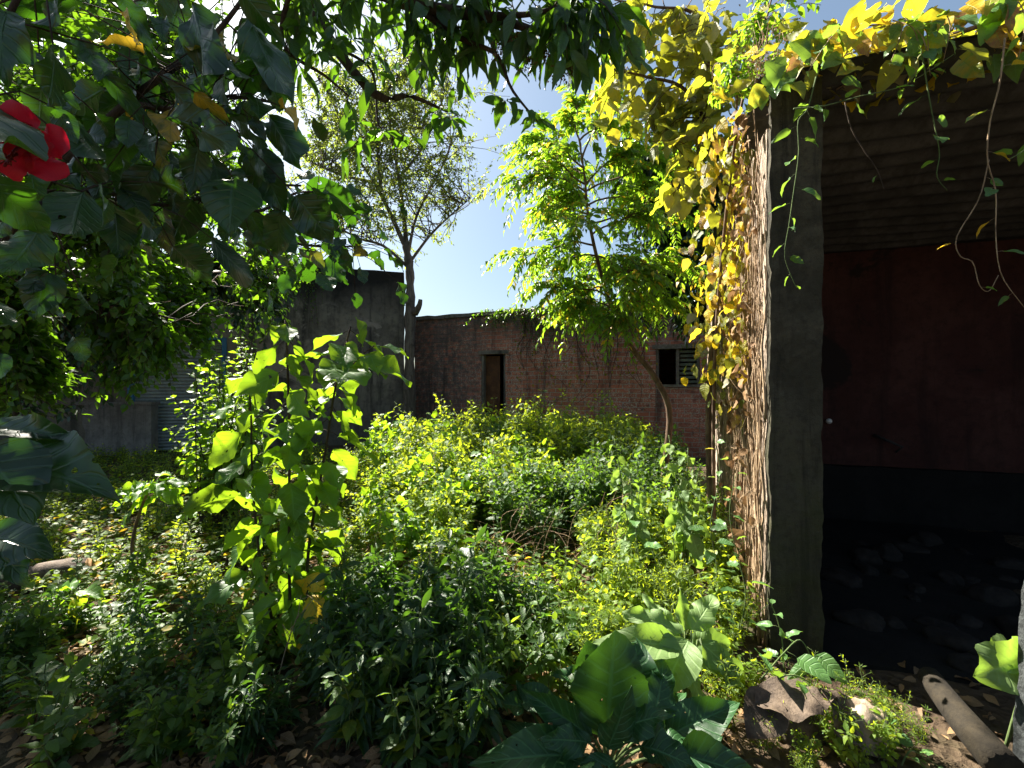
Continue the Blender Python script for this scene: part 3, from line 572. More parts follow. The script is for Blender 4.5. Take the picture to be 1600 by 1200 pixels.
# dark broad tree behind the sapling
b0 = np.array([3.5, 7.0, 0])
tree('dark_tree', 'dark glossy mango like tree between the neem sapling and the shed', 'tree', b0,
     [([b0, b0+[0, 0, 1.2], at(1130, 420, 7.0), at(1090, 300, 7.0), at(1050, 230, 7.2)], .09, .03), ([at(1128, 440, 7), at(1060, 440, 6.8), at(990, 420, 6.6)], .04, .015), ([at(1060, 360, 7), at(1100, 300, 7), at(1130, 250, 7)], .04, .015), ([at(1130, 460, 7), at(1095, 490, 6.7), at(1100, 500, 6.5)], .04, .015)],
     .1, 'dark', 'twig', lambda S, L, li: crown(S, L, [(at(1060, 400, 7), (.65, .6, .75), 3), (at(1020, 280, 7.1), (.6, .6, .7), 3), (at(1010, 450, 6.8), (.4, .4, .45), 1), (at(1100, 470, 6.7), (.4, .4, .5), 1.5), (at(1110, 300, 7.2), (.6, .6, .8), 2), (at(1060, 330, 7), (.5, .5, .5), 2)], 950, li, .4, .035, .19, .30, 'lance', 3, 1, grav=.7, check=False, r=.007))

# ------------------------------------------------------------------ overhead mango boughs (trunk stands left of the view)
mb = np.array([-3.3, 1.0, 0]); mtop = np.array([-3.1, 1.2, 3.1])
L1 = [mtop, np.array([-2.0, 1.5, 4.0]), at(480, -90, 2.2), at(640, 5, 2.2), at(760, 25, 2.15), at(870, 60, 2.1)]
L2 = [np.array([-2.0, 1.5, 4.0]), at(400, -100, 2.7), at(520, 70, 2.7), at(590, 150, 2.6), at(640, 150, 2.6), at(700, 175, 2.6)]
L3 = [at(640, 5, 2.2), at(720, 60, 2.2), at(775, 85, 2.2), at(800, 140, 2.2), at(840, 190, 2.2)]
L4 = [at(760, 25, 2.15), at(840, 20, 2.0), at(920, -10, 1.9)]
L5 = [at(480, -90, 2.2), at(440, 60, 2.4), at(510, 120, 2.5), at(545, 150, 2.5)]
L6 = [at(520, 70, 2.7), at(580, 110, 2.8), at(590, 190, 2.8), at(600, 200, 2.8)]
def mango_fol(S, L, li):
    crown(S, L, [(at(600, -10, 2.3), (.55, .35, .16), 2.6), (at(790, 10, 2.1), (.40, .25, .16), 2.6), (at(890, 20, 2.0), (.22, .2, .18), 1.8), (at(690, 30, 2.2), (.25, .2, .14), 1.0), (at(500, 60, 2.5), (.45, .3, .42), 2.2)], 115, li[:4]+li[3:], .22, .042, .165, .29, 'lance', 6, 1, grav=.9, check=True, r=.004, pet=.12)
    for (x, y, d, n) in ((600, 205, 2.6, 9), (640, 215, 2.6, 5), (705, 185, 2.6, 9), (690, 170, 2.5, 5), (790, 155, 2.2, 7), (840, 185, 2.2, 6), (820, 170, 2.2, 4), (495, 80, 2.4, 9), (520, 60, 2.4, 7), (470, 40, 2.4, 6), (560, 190, 2.6, 5), (550, 60, 2.5, 6)):
        for k in range(n):
            a = 6.28*k/n+random.random(); dd = nrm(np.array([math.cos(a), math.sin(a)*.7, -.15-.5*random.random()+.3*math.sin(a)]))
            l = random.uniform(.09, .15); L.leaf(at(x, y, d)+dd*.01, dd, UP+rng.normal(0, .4, 3), l, l*.34, .85, .12*random.random(), 'lance', 8, 1)
    crown(S, L, [(at(420, -260, 2.8), (1.5, 1.0, .5), 3), (np.array([-2.6, 3.2, 4.9]), (1.4, 1.2, .6), 3), (np.array([-1.6, 2.2, 4.4]), (1.0, .8, .4), 2)], 420, li[:3]+li[-1:], .3, .03, .15, .27, 'lance', 4, 1, grav=.8, check=True, r=.005, keep=.04)
mg = tree('mango_tree', 'overhead mango boughs with dark hanging leaves across the top of the view', 'tree', mb,
     [([mb, mb+[0, .05, 1.4], mtop], .16, .12), (L1, .07, .012), (L2, .05, .006), (L3, .016, .004), (L4, .016, .005), (L5, .014, .005), (L6, .01, .004), ([mtop, np.array([-2.8, 2.2, 4.2]), np.array([-2.4, 3.4, 4.9])], .08, .02)], .1, 'mango', 'twig', mango_fol)
S, L = Geo(), Geo()
for (x, y) in ((825, 105), (850, 95), (890, 110), (905, 95), (775, 85), (800, 60), (870, 125)):
    q = at(x, y-25, 2.1)
    for k in range(9):
        e = at(x+random.uniform(-14, 14), y+random.uniform(-10, 16), 2.1+random.uniform(-.04, .04)); S.tube([q, (q+e)/2+rng.normal(0, .006, 3), e], .0015, .001, 3)
        for z in range(7): p = q+(e-q)*random.uniform(.5, 1)+rng.normal(0, .008, 3); L.leaf(p, nrm(rng.normal(0, 1, 3)), rng.normal(0, 1, 3), .012, .011, None, .9, 'round', 2, 1)
L.build('dry_blossom', M['dry'], mg, mb); S.build('blossom_stalk', M['twig'], mg, mb)

# ------------------------------------------------------------------ left hibiscus bushes
# big near leaves: base px -> tip px, depth, width ratio
NEAR = [((300, 5), (340, 150), 1.0, .42), ((390, 25), (452, 180), 1.0, .42), ((370, -20), (445, 65), .95, .5), ((-40, 20), (105, 62), .85, .3), ((250, 118), (318, 188), 1., .38), ((262, 182), (375, 222), 1., .36), ((160, 112), (242, 207), 1., .34), ((462, 305), (520, 378), 1.15, .72), ((355, 165), (405, 232), 1.1, .42),
        ((-60, 140), (2, 236), .55, .6), ((-30, 275), (92, 372), .62, .5), ((190, -5), (236, 68), .95, .42), ((330, 372), (402, 455), 1.2, .22), ((365, 280), (360, 350), 1.15, .9), ((270, 385), (330, 440), 1.25, .75), ((280, 55), (300, 120), 1.05, .4), ((100, 0), (60, 40), .8, .6), ((10, 20), (-20, 90), .7, .6),
        ((420, 180), (470, 260), 1.3, .5), ((400, 230), (440, 330), 1.3, .55), ((440, 330), (430, 400), 1.3, .7), ((390, 330), (420, 390), 1.4, .6), ((60, 360), (20, 430), .75, .7), ((130, 300), (100, 380), .95, .6), ((240, 260), (200, 330), 1.1, .55), ((310, 230), (300, 300), 1.1, .6), ((200, 200), (175, 270), 1.1, .5), ((120, 190), (140, 260), 1.0, .45),
        ((330, 90), (300, 160), 1.15, .5), ((410, 90), (380, 150), 1.2, .6), ((220, 90), (215, 150), 1.2, .5), ((120, 60), (170, 120), 1.0, .4), ((60, 115), (120, 165), .9, .45), ((180, 330), (190, 400), 1.2, .6), ((300, 310), (270, 370), 1.3, .6)]
MIDLEAF = [((455, 395), (470, 432), 2., .7), ((480, 390), (492, 425), 2., .7), ((515, 400), (530, 446), 2., .7), ((535, 395), (547, 425), 2., .6), ((505, 300), (560, 325), 2., .6), ((520, 320), (560, 345), 2.1, .6), ((480, 300), (540, 300), 2.1, .6), ((440, 310), (470, 335), 1.9, .7), ((560, 320), (585, 330), 2.1, .5), ((500, 330), (525, 350), 2.1, .7)]
hb = np.array([-2.0, 1.25, 0])
def near_bush(S, L):
    hubs = [smooth([hb, [-1.7, 1.2, 1.2], at(-60, 500, 1.15), at(60, 300, 1.15), at(200, 160, 1.15), at(330, 60, 1.2), at(420, -60, 1.2)], 40), smooth([[-1.7, 1.2, 1.2], at(-100, 420, 1.0), at(40, 330, 1.0), at(160, 300, 1.15), at(260, 320, 1.3), at(390, 290, 1.45), at(470, 290, 1.6)], 40),
            smooth([at(200, 160, 1.15), at(270, 170, 1.15), at(340, 150, 1.2), at(430, 160, 1.4)], 20), smooth([at(-60, 500, 1.15), at(-40, 250, .8), at(0, 60, .8), at(60, -60, .8)], 20), smooth([at(330, 290, 1.4), at(400, 330, 1.7), at(470, 300, 2.0), at(540, 310, 2.1)], 20), smooth([at(400, 330, 1.7), at(450, 375, 2.0), at(500, 385, 2.0), at(550, 385, 2.0)], 16)]
    for k, h in enumerate(hubs): S.tube(h, .02 if k < 1 else .008, .004, 7)
    A = np.concatenate(hubs)
    for lst, nu in ((NEAR, 22), (MIDLEAF, 14)):
        for (a, b, d, ra) in lst:
            p, q = at(*a, d), at(*b, d+random.uniform(-.08, .1)); v = q-p; ln = np.linalg.norm(v)*1.1
            tc = np.array([0, 0, EYE])-p; nn = nrm(tc)*random.choice((1, 1, -1))*.8+UP*.3+rng.normal(0, .3, 3)
            j = np.argmin(np.linalg.norm(A-p, axis=1)); S.tube([A[j], (A[j]+p)/2+UP*.012, p], .0022, .0016, 4)
            L.leaf(p, nrm(v), nn, ln, ln*ra*1.0, random.uniform(0, 1) if nu > 15 else 1., .0, 'ovate', nu, 3)
    for k in range(330):                   # the rest of its leaves
        j = rng.integers(len(A)); q = A[j]
        if q[2] < 1.7: continue
        e = q+nrm(rng.normal(0, 1, 3)*np.array([1, .8, .7]))*random.uniform(.08, .28); dist = np.linalg.norm(e-np.array([0, 0, EYE]))
        if e[1] < .55 or dist < .75 or shades(e, .03): continue
        pxx = 800+FPX*e[0]/e[1]
        if pxx > 445 and e[1] < 1.7: continue
        S.tube([q, (q+e)/2+UP*.02, e], .002, .0015, 3); l = random.uniform(.06, .12)
        L.leaf(e, nrm(e-q-UP*.12+rng.normal(0, .05, 3)), UP+rng.normal(0, .5, 3), l, l*random.uniform(.5, .75), None, .6*random.random()**12, 'ovate', 12, 2)
reseed('near bush'); S, L = Geo(), Geo(); near_bush(S, L)
nb = thing('hibiscus_bush', 'near hibiscus bush with large dark leaves and a red bloom, upper left', 'bush', hb)
S.build('stem', M['twig'], nb, hb, True); L.build('foliage', M['hib'], nb, hb, True)
fc = at(44, 226, .60); fd = nrm(np.array([.45, -.75, -.35])); A_ = nrm(np.cross(fd, UP)); B_ = np.cross(A_, fd); L = Geo()
for k in range(5):
    for z in range(2):
        a = 2*math.pi*k/5+.3+z*.5; dd = nrm((A_*math.cos(a)+B_*math.sin(a))*1.0+fd*(.35 if z == 0 else .8)); L.leaf(fc, dd, fd+rng.normal(0, .25, 3), (.05 if z == 0 else .032), (.044 if z == 0 else .03), None, 0, 'petal', 14, 4)
fw = L.build('flower', M['petal'], nb, hb, True)
S = Geo(); S.tube(smooth([fc, fc+fd*.04-UP*.008, fc+fd*.075-UP*.03], 8), .0022, .0016, 6)
for k in range(14): p = fc+fd*(.05+.02*random.random())-UP*.02; S.tube([p, p+rng.normal(0, .006, 3)], .0008, .0012, 4)
S.build('pistil', M['petal'], fw, hb, True)
S = Geo(); S.tube(smooth([fc-fd*.02, fc-fd*.1+UP*.03, at(-60, 200, .85)], 8), .002, .003, 5); S.build('flower_stalk', M['stem'], nb, hb, True)

# near single leaves at the far left low down
for (lab, base, tips) in (('big dark hibiscus shoot with a drooping leaf at the left edge, above the low plants', at(-40, 720, .85), [((-20, 712), (140, 735), .9, .55), ((-30, 705), (40, 780), .85, .7), ((-10, 668), (90, 668), .95, .28)]), ('small bright green shoot at the left edge above the fallen log', at(-40, 850, 1.0), [((-15, 838), (48, 846), 1., .55), ((-20, 850), (30, 890), 1., .5)])):
    S, L = Geo(), Geo(); g0 = np.array([base[0]-.05, base[1], 0]); st = smooth([g0, (g0+base)/2+[.03, 0, 0], base], 10); S.tube(st, .008, .004, 6)
    for (a, b, d, ra) in tips:
        p, q = at(*a, d), at(*b, d-.05); v = q-p; ln = np.linalg.norm(v)*1.05; S.tube([st[-1], p], .003, .002, 4)
        L.leaf(p, nrm(v), UP*.8+rng.normal(0, .2, 3)-np.array([0, .6, 0]), ln, ln*ra*1.2, .4, 0, 'ovate', 20, 3)
    r = thing('hibiscus_shoot', lab, 'plant', g0); S.build('stem', M['stem'], r, g0, True); L.build('foliage', M['hib'], r, g0, True)

# middle thicket and far thicket
mb1 = np.array([-3.6, 2.9, 0])
tree('dense_bush', 'dense dark small leaved bush hanging over the low cement wall, left', 'bush', mb1,
     [([mb1, mb1+[.1, 0, 1.3], at(60, 350, 3), at(180, 180, 3), at(280, 60, 3)], .04, .012), ([mb1+[.1, 0, 1.3], at(60, 480, 3), at(180, 480, 3), at(280, 500, 3.1)], .02, .006), ([at(60, 350, 3), at(200, 350, 2.9), at(320, 330, 3), at(410, 380, 3.1), at(440, 440, 3.1)], .02, .006), ([at(60, 350, 3), at(-80, 250, 3), at(-150, 100, 3)], .02, .006)], .1, 'hibfar', 'twig',
     lambda S, L, li: crown(S, L, [(at(60, 300, 2.9), (.55, .5, .8), 3), (at(60, 500, 3.0), (.55, .4, .5), 3), (at(190, 200, 2.9), (.6, .5, .7), 2.2), (at(210, 420, 3), (.6, .4, .55), 3.5), (at(170, 560, 3.2), (.55, .35, .32), 2), (at(340, 350, 3.1), (.35, .35, .5), 1.8), (at(390, 440, 3.1), (.25, .3, .3), .8), (at(300, 120, 2.8), (.5, .5, .4), 1.4), (at(310, 500, 3.2), (.3, .3, .25), .8), (at(300, 400, 4.2), (.75, .4, .55), 3.2), (at(390, 380, 4.2), (.4, .35, .5), 1.6), (at(250, 520, 4.2), (.7, .35, .35), 2), (at(300, 430, 3.6), (.5, .4, .5), 4), (at(170, 470, 3.4), (.5, .4, .5), 3.5), (at(400, 380, 3.8), (.4, .4, .4), 2), (at(60, 560, 3.3), (.5, .35, .25), 3), (at(330, 520, 4.2), (.4, .3, .4), 2), (at(150, 590, 3.6), (.5, .3, .2), 2), (at(60, 590, 3.4), (.5, .3, .15), .8)], 6000, li, .35, .035, .078, .58, 'ovate', 3, 1, ages=.18, r=.0035, keep=.04, gap=True), parts=('stem', 'foliage'))
mb2 = np.array([-6.2, 5.2, 0])
tree('tall_thicket', 'tall leafy thicket in front of the grey building, far left', 'bush', mb2,
     [([mb2, mb2+[.1, 0, 1.6], at(0, 330, 5.4), at(60, 200, 5.4), at(120, 60, 5.4)], .07, .02), ([mb2+[0, 0, 1.5], at(100, 450, 5.2), at(240, 420, 5.4), at(330, 440, 5.5)], .04, .01), ([at(0, 330, 5.4), at(200, 280, 5.3), at(340, 260, 5.3)], .04, .01), ([at(120, 60, 5.4), np.array([-5.2, 6.2, 6.8]), np.array([-4.6, 6.9, 7.6])], .03, .01)], .1, 'hibfar', 'twig',
     lambda S, L, li: crown(S, L, [(at(30, 350, 5.0), (.9, .6, 1.3), 3), (at(170, 330, 5.0), (.9, .6, 1.2), 3), (at(300, 340, 5.0), (.6, .5, 1.0), 2), (at(80, 130, 5.5), (1.0, .6, .8), 1.5), (np.array([-4.8, 6.7, 7.6]), (1.4, 1.3, .5), 1.4), (at(40, 60, 5.0), (.8, .5, .6), 1.6), (at(220, 40, 5.0), (.8, .5, .5), 1.6), (at(300, 390, 5.0), (1.0, .4, .9), 4), (at(390, 400, 5.0), (.5, .4, .7), 2), (at(200, 480, 5.0), (.9, .35, .6), 2.5), (at(90, 520, 5.0), (.8, .5, .6), 1.5), (at(380, 430, 5.5), (.4, .4, .5), .8), (at(260, 150, 5.5), (.8, .5, .7), 1.2)], 3400, li, .5, .05, .125, .55, 'ovate', 2, 1, ages=.2, r=.006, keep=.07, gap=True), parts=('stem', 'foliage'))  # the highest crown lobe, above view, is added to shade the foreground

mb3 = np.array([-9.0, 8.1, 0])
tree('wall_thicket', 'dark creeper thicket hanging down the grey wall behind the other bushes, far left', 'bush', mb3,
     [([mb3, mb3+[.1, 0, 2.5], at(100, 330, 8.2), at(230, 250, 8.2), at(330, 260, 8.4)], .07, .02), ([mb3+[0, 0, 2.0], at(60, 480, 8.0), at(180, 470, 8.0), at(300, 440, 8.3), at(400, 430, 8.8)], .05, .015), ([at(100, 330, 8.2), at(0, 250, 8.0), at(-60, 200, 8.0)], .04, .015)], .1, 'dark', 'twig',
     lambda S, L, li: crown(S, L, [(at(20, 330, 8), (1.3, .5, 1.6), 2), (at(90, 500, 8), (1.5, .4, 1.2), 3), (at(230, 430, 8.2), (1.3, .4, 1.1), 3), (at(350, 400, 8.5), (1.0, .4, 1.1), 2.4), (at(190, 280, 8.2), (1.5, .5, 1.4), 2), (at(420, 440, 8.9), (.5, .3, .9), 1), (at(330, 300, 8.5), (.9, .5, 1.0), 1)], 1500, li, .6, .06, .17, .55, 'ovate', 2, 1, check=False, r=.008, gap=True), parts=('stem', 'foliage'))
# ------------------------------------------------------------------ central soft leaved shrub
cb = np.array([at(455, 1010, 2.55)[0], 2.55, 0])
def cshrub(S, L):
    kw = dict(kind='lobed', nu=18, nv=3, pet=.22, up=.05, check=False, szj=.3, k=7, m=20, taper=.25)
    leafy(S, L, [cb, at(452, 880, 2.5), at(452, 700, 2.5), at(449, 560, 2.5), at(446, 500, 2.5)], .0095, .005, .088, .255, .62, 75, 1.0, 'opp', .12, **kw)
    leafy(S, L, [cb+[.04, .1, 0], at(482, 860, 2.6), at(506, 720, 2.65), at(525, 600, 2.65), at(548, 510, 2.65)], .010, .005, .085, .255, .62, 75, .95, 'opp', .15, **kw)
    leafy(S, L, [cb+[-.1, .05, 0], at(410, 900, 2.5), at(395, 760, 2.5), at(392, 640, 2.55), at(385, 560, 2.55)], .009, .004, .09, .23, .62, 72, 1.0, 'opp', .3, ages=.1, **kw)
    leafy(S, L, [at(525, 600, 2.65), at(560, 560, 2.6), at(585, 540, 2.55)], .005, .003, .05, .25, .8, 60, .5, 'alt', .3, **kw)
    for (a, b, ag) in (((455, 985), (440, 1035), .55), ((485, 930), (505, 985), .45), ((480, 900), (510, 925), .5), ((465, 930), (480, 900), .5)):
        p, q = at(*a, 2.45), at(*b, 2.4); v = q-p; ln = np.linalg.norm(v)*.9; L.leaf(p, nrm(v), np.array([0, -.8, .5]), ln, ln*.8, 1, ag, 'lobed', 18, 3)
plant('mulberry_shrub', 'upright shrub with large soft lobed backlit leaves, left of the weed mound', 'shrub', cb, cshrub, 'mulb', 'twig')
# bright bush behind it
sb = np.array([-3.0, 4.6, 0])
def bb_(S, L):
    for k in range(34):
        x, y = random.gauss(365, 42), random.uniform(520, 720)
        e = at(x, y, 4.5+random.uniform(-.5, .5)); q = sb+rng.normal(0, .12, 3)*[1, 1, 0]
        leafy(S, L, [q, (q+e)/2+rng.normal(0, .06, 3)+[0, 0, .1], e], .008, .003, .06, .125, .62, 65, .4, 'opp', .35, kind='ovate', nu=8, nv=2, pet=.2, m=14, check=False, ages=.1)
plant('leafy_bush', 'bright green leafy bush before the roller shutter', 'bush', sb, bb_, 'shrub', 'twig')
# bent sapling on the left
b1 = np.array([at(190, 945, 3.3)[0], 3.3, 0])
def bent(S, L):
    p = smooth([b1, at(196, 925, 3.3), at(220, 888, 3.3), at(207, 868, 3.3), at(209, 835, 3.3), at(222, 790, 3.3), at(240, 750, 3.3)], 30); S.tube(p, .017, .008, 8)
    S.tube(smooth([at(216, 885, 3.3), at(223, 880, 3.3), at(226, 888, 3.3)], 6), .016, .018, 8); S.tube(smooth([at(218, 880, 3.3), at(232, 850, 3.25), at(265, 825, 3.2)], 6), .005, .002, 5)
    for k in range(26):
        a = k*2.4; el = -.35+.9*random.random(); dd = nrm(np.array([math.cos(a), math.sin(a), el-.2])); q = p[-1]-UP*.12*random.random()
        l = random.uniform(.13, .20); e = q+dd*.09; S.tube([q, e], .002, .0015, 4); L.leaf(e, nrm(dd-UP*.25), UP+rng.normal(0, .3, 3), l, l*.6, None, .0, 'ovate', 12, 2)
    for (x, y) in ((295, 800), (310, 790), (280, 805)): 
        q = at(x, y, 3.4); L.leaf(q, nrm(np.array([.8, -.2, -.1])+rng.normal(0, .3, 3)), UP, .12, .07, 1., 0, 'ovate', 12, 2)
plant('bent_sapling', 'crooked stemmed sapling with a tuft of broad bright leaves, behind the log', 'sapling', b1, bent, 'shrub', 'bark2')
# second lit seedling by the log
b2 = np.array([at(110, 985, 2.75)[0], 2.75, 0])
def sdl(S, L):
    p = smooth([b2, at(112, 960, 2.75), at(112, 925, 2.75)], 8); S.tube(p, .006, .003, 5)
    for k, (x, y) in enumerate(((75, 915), (150, 925), (88, 955), (135, 948), (125, 960), (110, 905))):
        q = at(x, y, 2.75+random.uniform(-.12, .12)); v = q-p[-1]; L.leaf(p[-1]+v*.15, nrm(v), UP+rng.normal(0, .2, 3), np.linalg.norm(v)*.95+.05, .085, .9, .3*(k == 4), 'ovate', 12, 2)
plant('broad_seedling', 'small seedling with five broad leaves in front of the fallen log', 'seedling', b2, sdl, 'shrub', 'stem')

# ------------------------------------------------------------------ weeds: prototypes then copies
def weed_proto(seed, h, nst, leafL, ratio, sp, kind='ovate', grav=.3, side=True, nu=3, lean=.3, pitch=62, ages=0.):
    random.seed(seed); S, L = Geo(), Geo()
    for k in range(nst):
        a = random.uniform(0, 6.3); q = np.array([math.cos(a), math.sin(a), 0])*random.uniform(0, .07); ln = h*random.uniform(.6, 1.05)
        a2 = random.uniform(0, 6.3); e = q+np.array([math.cos(a2)*lean*ln*random.random(), math.sin(a2)*lean*ln*random.random(), ln*.95]); md = (q+e)/2+np.array([random.gauss(0, .04), random.gauss(0, .04), .05])
        p = leafy(S, L, [q, md, e], .0045, .0018, sp, leafL, ratio, pitch, grav, 'opp', .22, kind, nu, 1, pet=.18, k=4, m=9, ages=ages, up=.08)
        if side:
            for z in range(4):
                i = random.randint(3, 7); a3 = random.uniform(0, 6.3); s2 = p[i]+np.array([math.cos(a3)*.14, math.sin(a3)*.14, .12])*h
                leafy(S, L, [p[i], (p[i]+s2)/2+UP*.01, s2], .0025, .0012, sp*.85, leafL*.75, ratio, pitch, grav, 'opp', .25, kind, nu, 1, pet=.18, k=3, m=5, ages=ages, up=.08)
    return S, L
def protos(name, label, cat, group, specs, lmat, smat):
    out = []
    for s in specs:
        S, L = weed_proto(*s[0], **s[1]); r = thing(name, label, cat, (0, 0, 0), 0, group); S.build('stem', M[smat], r, None, True); L.build('foliage', M[lmat], r, None, True); out.append(r)
    return out
def place(pr, pts, used, smin, smax, tilt=.15):
    for (x, y, s) in pts:
        k = random.randrange(len(pr)); sc = s*random.uniform(smin, smax); rz = random.uniform(0, 6.3); z = gz(x, y)-.01; ti = (random.gauss(0, tilt), random.gauss(0, tilt))
        if k not in used: r = pr[k]; r.location = (x, y, z); r.rotation_euler = (*ti, rz); r.scale = (sc,)*3; used.add(k)
        else: dup(pr[k], (x, y, z), rz, sc, tilt=ti)
def finish(pr, used):
    for k, r in enumerate(pr):
        if k not in used:
            for c in list(r.children): bpy.data.objects.remove(c, do_unlink=True)
            bpy.data.objects.remove(r, do_unlink=True)

W1 = protos('leafy_weed', 'bushy yellow green leafy weed standing in the sunlit mound before the brick wall', 'weed', 'leafy weeds of the sunlit mound',
            [((11, .95, 7, .098, .64, .085), {}), ((12, .85, 8, .088, .64, .08), {}), ((13, .9, 6, .11, .6, .09), {}), ((14, .75, 9, .085, .66, .075), {}), ((15, 1.0, 6, .10, .62, .09), dict(lean=.15))], 'weed', 'stem')
random.seed(21); used = set(); pts = []
tries = 0
while len(pts) < 275 and tries < 20000:
    tries += 1; y = random.uniform(2.75, 9.4); px = random.uniform(560, 1010); x = (px-800)/FPX*y
    if y < 4.4 and 740 < px < 960: continue
    if y < 4.6 and px > 900: continue
    if px < 600 and y > 7.5: continue
    if y < 3.9 and px > 790: continue
    if any((x-a)**2+(y-b)**2 < .045 for a, b, _ in pts): continue
    s = np.interp(y, [2.75, 3.9, 4.6, 6, 8, 9.4], [.5, .72, .85, 1.0, 1.02, 1.0])*(1-.35*max(0, (640-px)/80))
    nz_ = sh_n(x, y, 1.1)
    if nz_ < -.33: continue
    s *= 1+.38*nz_
    pts.append((x, y, s))
place(W1, pts, used, .82, 1.1); finish(W1, used)
W1b = protos('broad_weed', 'weed with few large drooping bright leaves among the smaller leaved mound', 'weed', 'large leaved weeds in the mound',
            [((16, .95, 3, .17, .66, .12), dict(nu=7, grav=.6)), ((17, .85, 4, .15, .7, .11), dict(nu=7, grav=.6, ages=.3)), ((18, 1.05, 2, .19, .62, .12), dict(nu=7, grav=.5))], 'shrub', 'stem')
used = set(); pts = []
while len(pts) < 46:
    y = random.uniform(3.2, 7.5); px = random.uniform(570, 960); x = (px-800)/FPX*y
    if y < 4.3 and px > 760: continue
    pts.append((x, y, np.interp(y, [3.2, 4.5, 7.5], [.6, .85, 1.08])))
place(W1b, pts, used, .85, 1.1); finish(W1b, used)
W7 = protos('foreground_weed', 'small leafy weed among the narrow leaved foreground plants', 'weed', 'leafy weeds of the foreground',
            [((81, .42, 5, .075, .55, .05), dict(nu=5, side=False, lean=.4)), ((82, .36, 6, .09, .6, .06), dict(nu=5, side=False, lean=.5)), ((83, .5, 4, .10, .5, .07), dict(nu=5, lean=.4)), ((84, .3, 7, .06, .7, .045), dict(nu=5, side=False, lean=.5, ages=.4))], 'fgweed', 'stem')
used = set(); pts = []
while len(pts) < 105:
    y = random.uniform(1.7, 3.4); px = random.uniform(-30, 900); x = (px-800)/FPX*y
    if px > 740 and y < 2.0: continue
    pts.append((x, y, random.uniform(.45, 1.0)))
place(W7, pts, used, .8, 1.1); finish(W7, used)
# taller sprigs above the mound
W2 = protos('tall_weed', 'tall thin weed spire with small bright leaves rising above the mound', 'weed', 'weed spires above the mound',
            [((31, 1.45, 1, .085, .6, .11), dict(lean=.05)), ((32, 1.5, 1, .08, .62, .1), dict(lean=.06)), ((33, 1.35, 2, .08, .6, .1), dict(lean=.12))], 'weed', 'stem')
used = set(); pts = [((px-800)/FPX*d, d, s) for px, d, s in ((848, 6.6, 1.25), (858, 6.4, 1.1), (780, 6.6, 1.12), (900, 6.6, 1.15), (935, 6.4, 1.12), (700, 5.8, 1.05), (680, 5.6, 1.0), (720, 5.9, 1.0), (672, 6.2, .95), (690, 6.4, 1.05), (705, 6.2, .92), (730, 6.6, .95), (748, 6.9, 1.0), (775, 7.4, 1.15), (783, 7.2, 1.0), (842, 7.6, 1.3), (850, 7.7, 1.12), (838, 7.4, 1.02), (875, 7.4, 1.0), (905, 7.2, .98), (925, 7.0, 1.0), (890, 7.6, 1.1), (950, 6.8, 1.0), (975, 6.9, 1.12), (960, 7.2, 1.05), (655, 6.0, .9), (625, 6.4, .9), (610, 6.0, .85), (815, 7.0, 1.0), (1005, 6.0, .9))]
place(W2, pts, used, 1.02, 1.1, .05); finish(W2, used)
W3 = protos('dull_weed', 'dull bluish green weed in the shaded right side of the mound by the neem trunk', 'weed', 'dull weeds by the neem trunk',
            [((41, .95, 6, .105, .5, .075), {}), ((42, .9, 7, .085, .55, .07), {}), ((43, 1.0, 5, .12, .45, .08), dict(ages=.2))], 'cool', 'stem')
used = set(); pts = []
for _ in range(34):
    y = random.uniform(4.0, 5.0); px = random.uniform(740, 980); pts.append(((px-800)/FPX*y, y, random.uniform(.75, .95)))
while len(pts) < 94:
    y = random.uniform(3.6, 6.5); px = random.uniform(930, 1130); x = (px-800)/FPX*y
    if x > 1.25+.33*(y-2.5) - .1: continue
    pts.append((x, y, np.interp(y, [3.6, 5, 6.5], [.7, .95, 1.05])))
place(W3, pts, used, .8, 1.05); finish(W3, used)
W4 = protos('low_weed', 'low leafy weed in the clearing on the left', 'weed', 'low weeds of the left clearing',
            [((51, .34, 6, .055, .6, .045), dict(side=False)), ((52, .42, 7, .06, .55, .05), dict(side=False)), ((53, .3, 8, .05, .65, .04), dict(side=False)), ((54, .5, 5, .07, .5, .06), dict(side=False))], 'weed', 'stem')
used = set(); pts = []
while len(pts) < 270:
    y = random.uniform(2.7, 8.8)**1.0; px = random.uniform(-40, 560); x = (px-800)/FPX*y
    if y < 3.5 and random.random() < .5: continue
    if y < 3.4 and px < 170: continue
    if y < 3.3: s = .65
    elif y < 5.2: s = .85
    else: s = 1.0
    pts.append((x, y, s))
place(W4, pts, used, .7, 1.2); finish(W4, used)
W5 = protos('narrow_plant', 'dark erect plant with narrow pointed leaves in the shaded foreground', 'plant', 'narrow leaved plants of the foreground',
            [((61, .62, 3, .165, .24, .062), dict(kind='lance', nu=6, grav=.5, side=False, lean=.35)), ((62, .55, 4, .14, .26, .06), dict(kind='lance', nu=6, grav=.55, side=False, lean=.4)), ((63, .72, 3, .165, .23, .065), dict(kind='lance', nu=6, grav=.45, side=True, lean=.3)), ((64, .45, 5, .115, .3, .055), dict(kind='lance', nu=5, grav=.5, side=False, lean=.45))], 'narrow', 'stem')
used = set(); pts = []
while len(pts) < 105:
    y = random.uniform(1.75, 2.75); px = random.uniform(-20, 870) if random.random() < .75 else random.uniform(480, 790); x = (px-800)/FPX*y
    if px < 420 and y > 2.75: continue
    if px > 760 and y < 2.1: continue
    if 380 < px < 520 and 2.2 < y < 2.9: continue
    s = np.interp(px, [-20, 150, 400, 560, 720, 870], [.5, .55, .65, .95, 1.0, .6])*np.interp(y, [1.75, 2.2, 3.7], [.68, .85, 1.05])
    pts.append((x, y, s))
place(W5, pts, used, .8, 1.12); finish(W5, used)
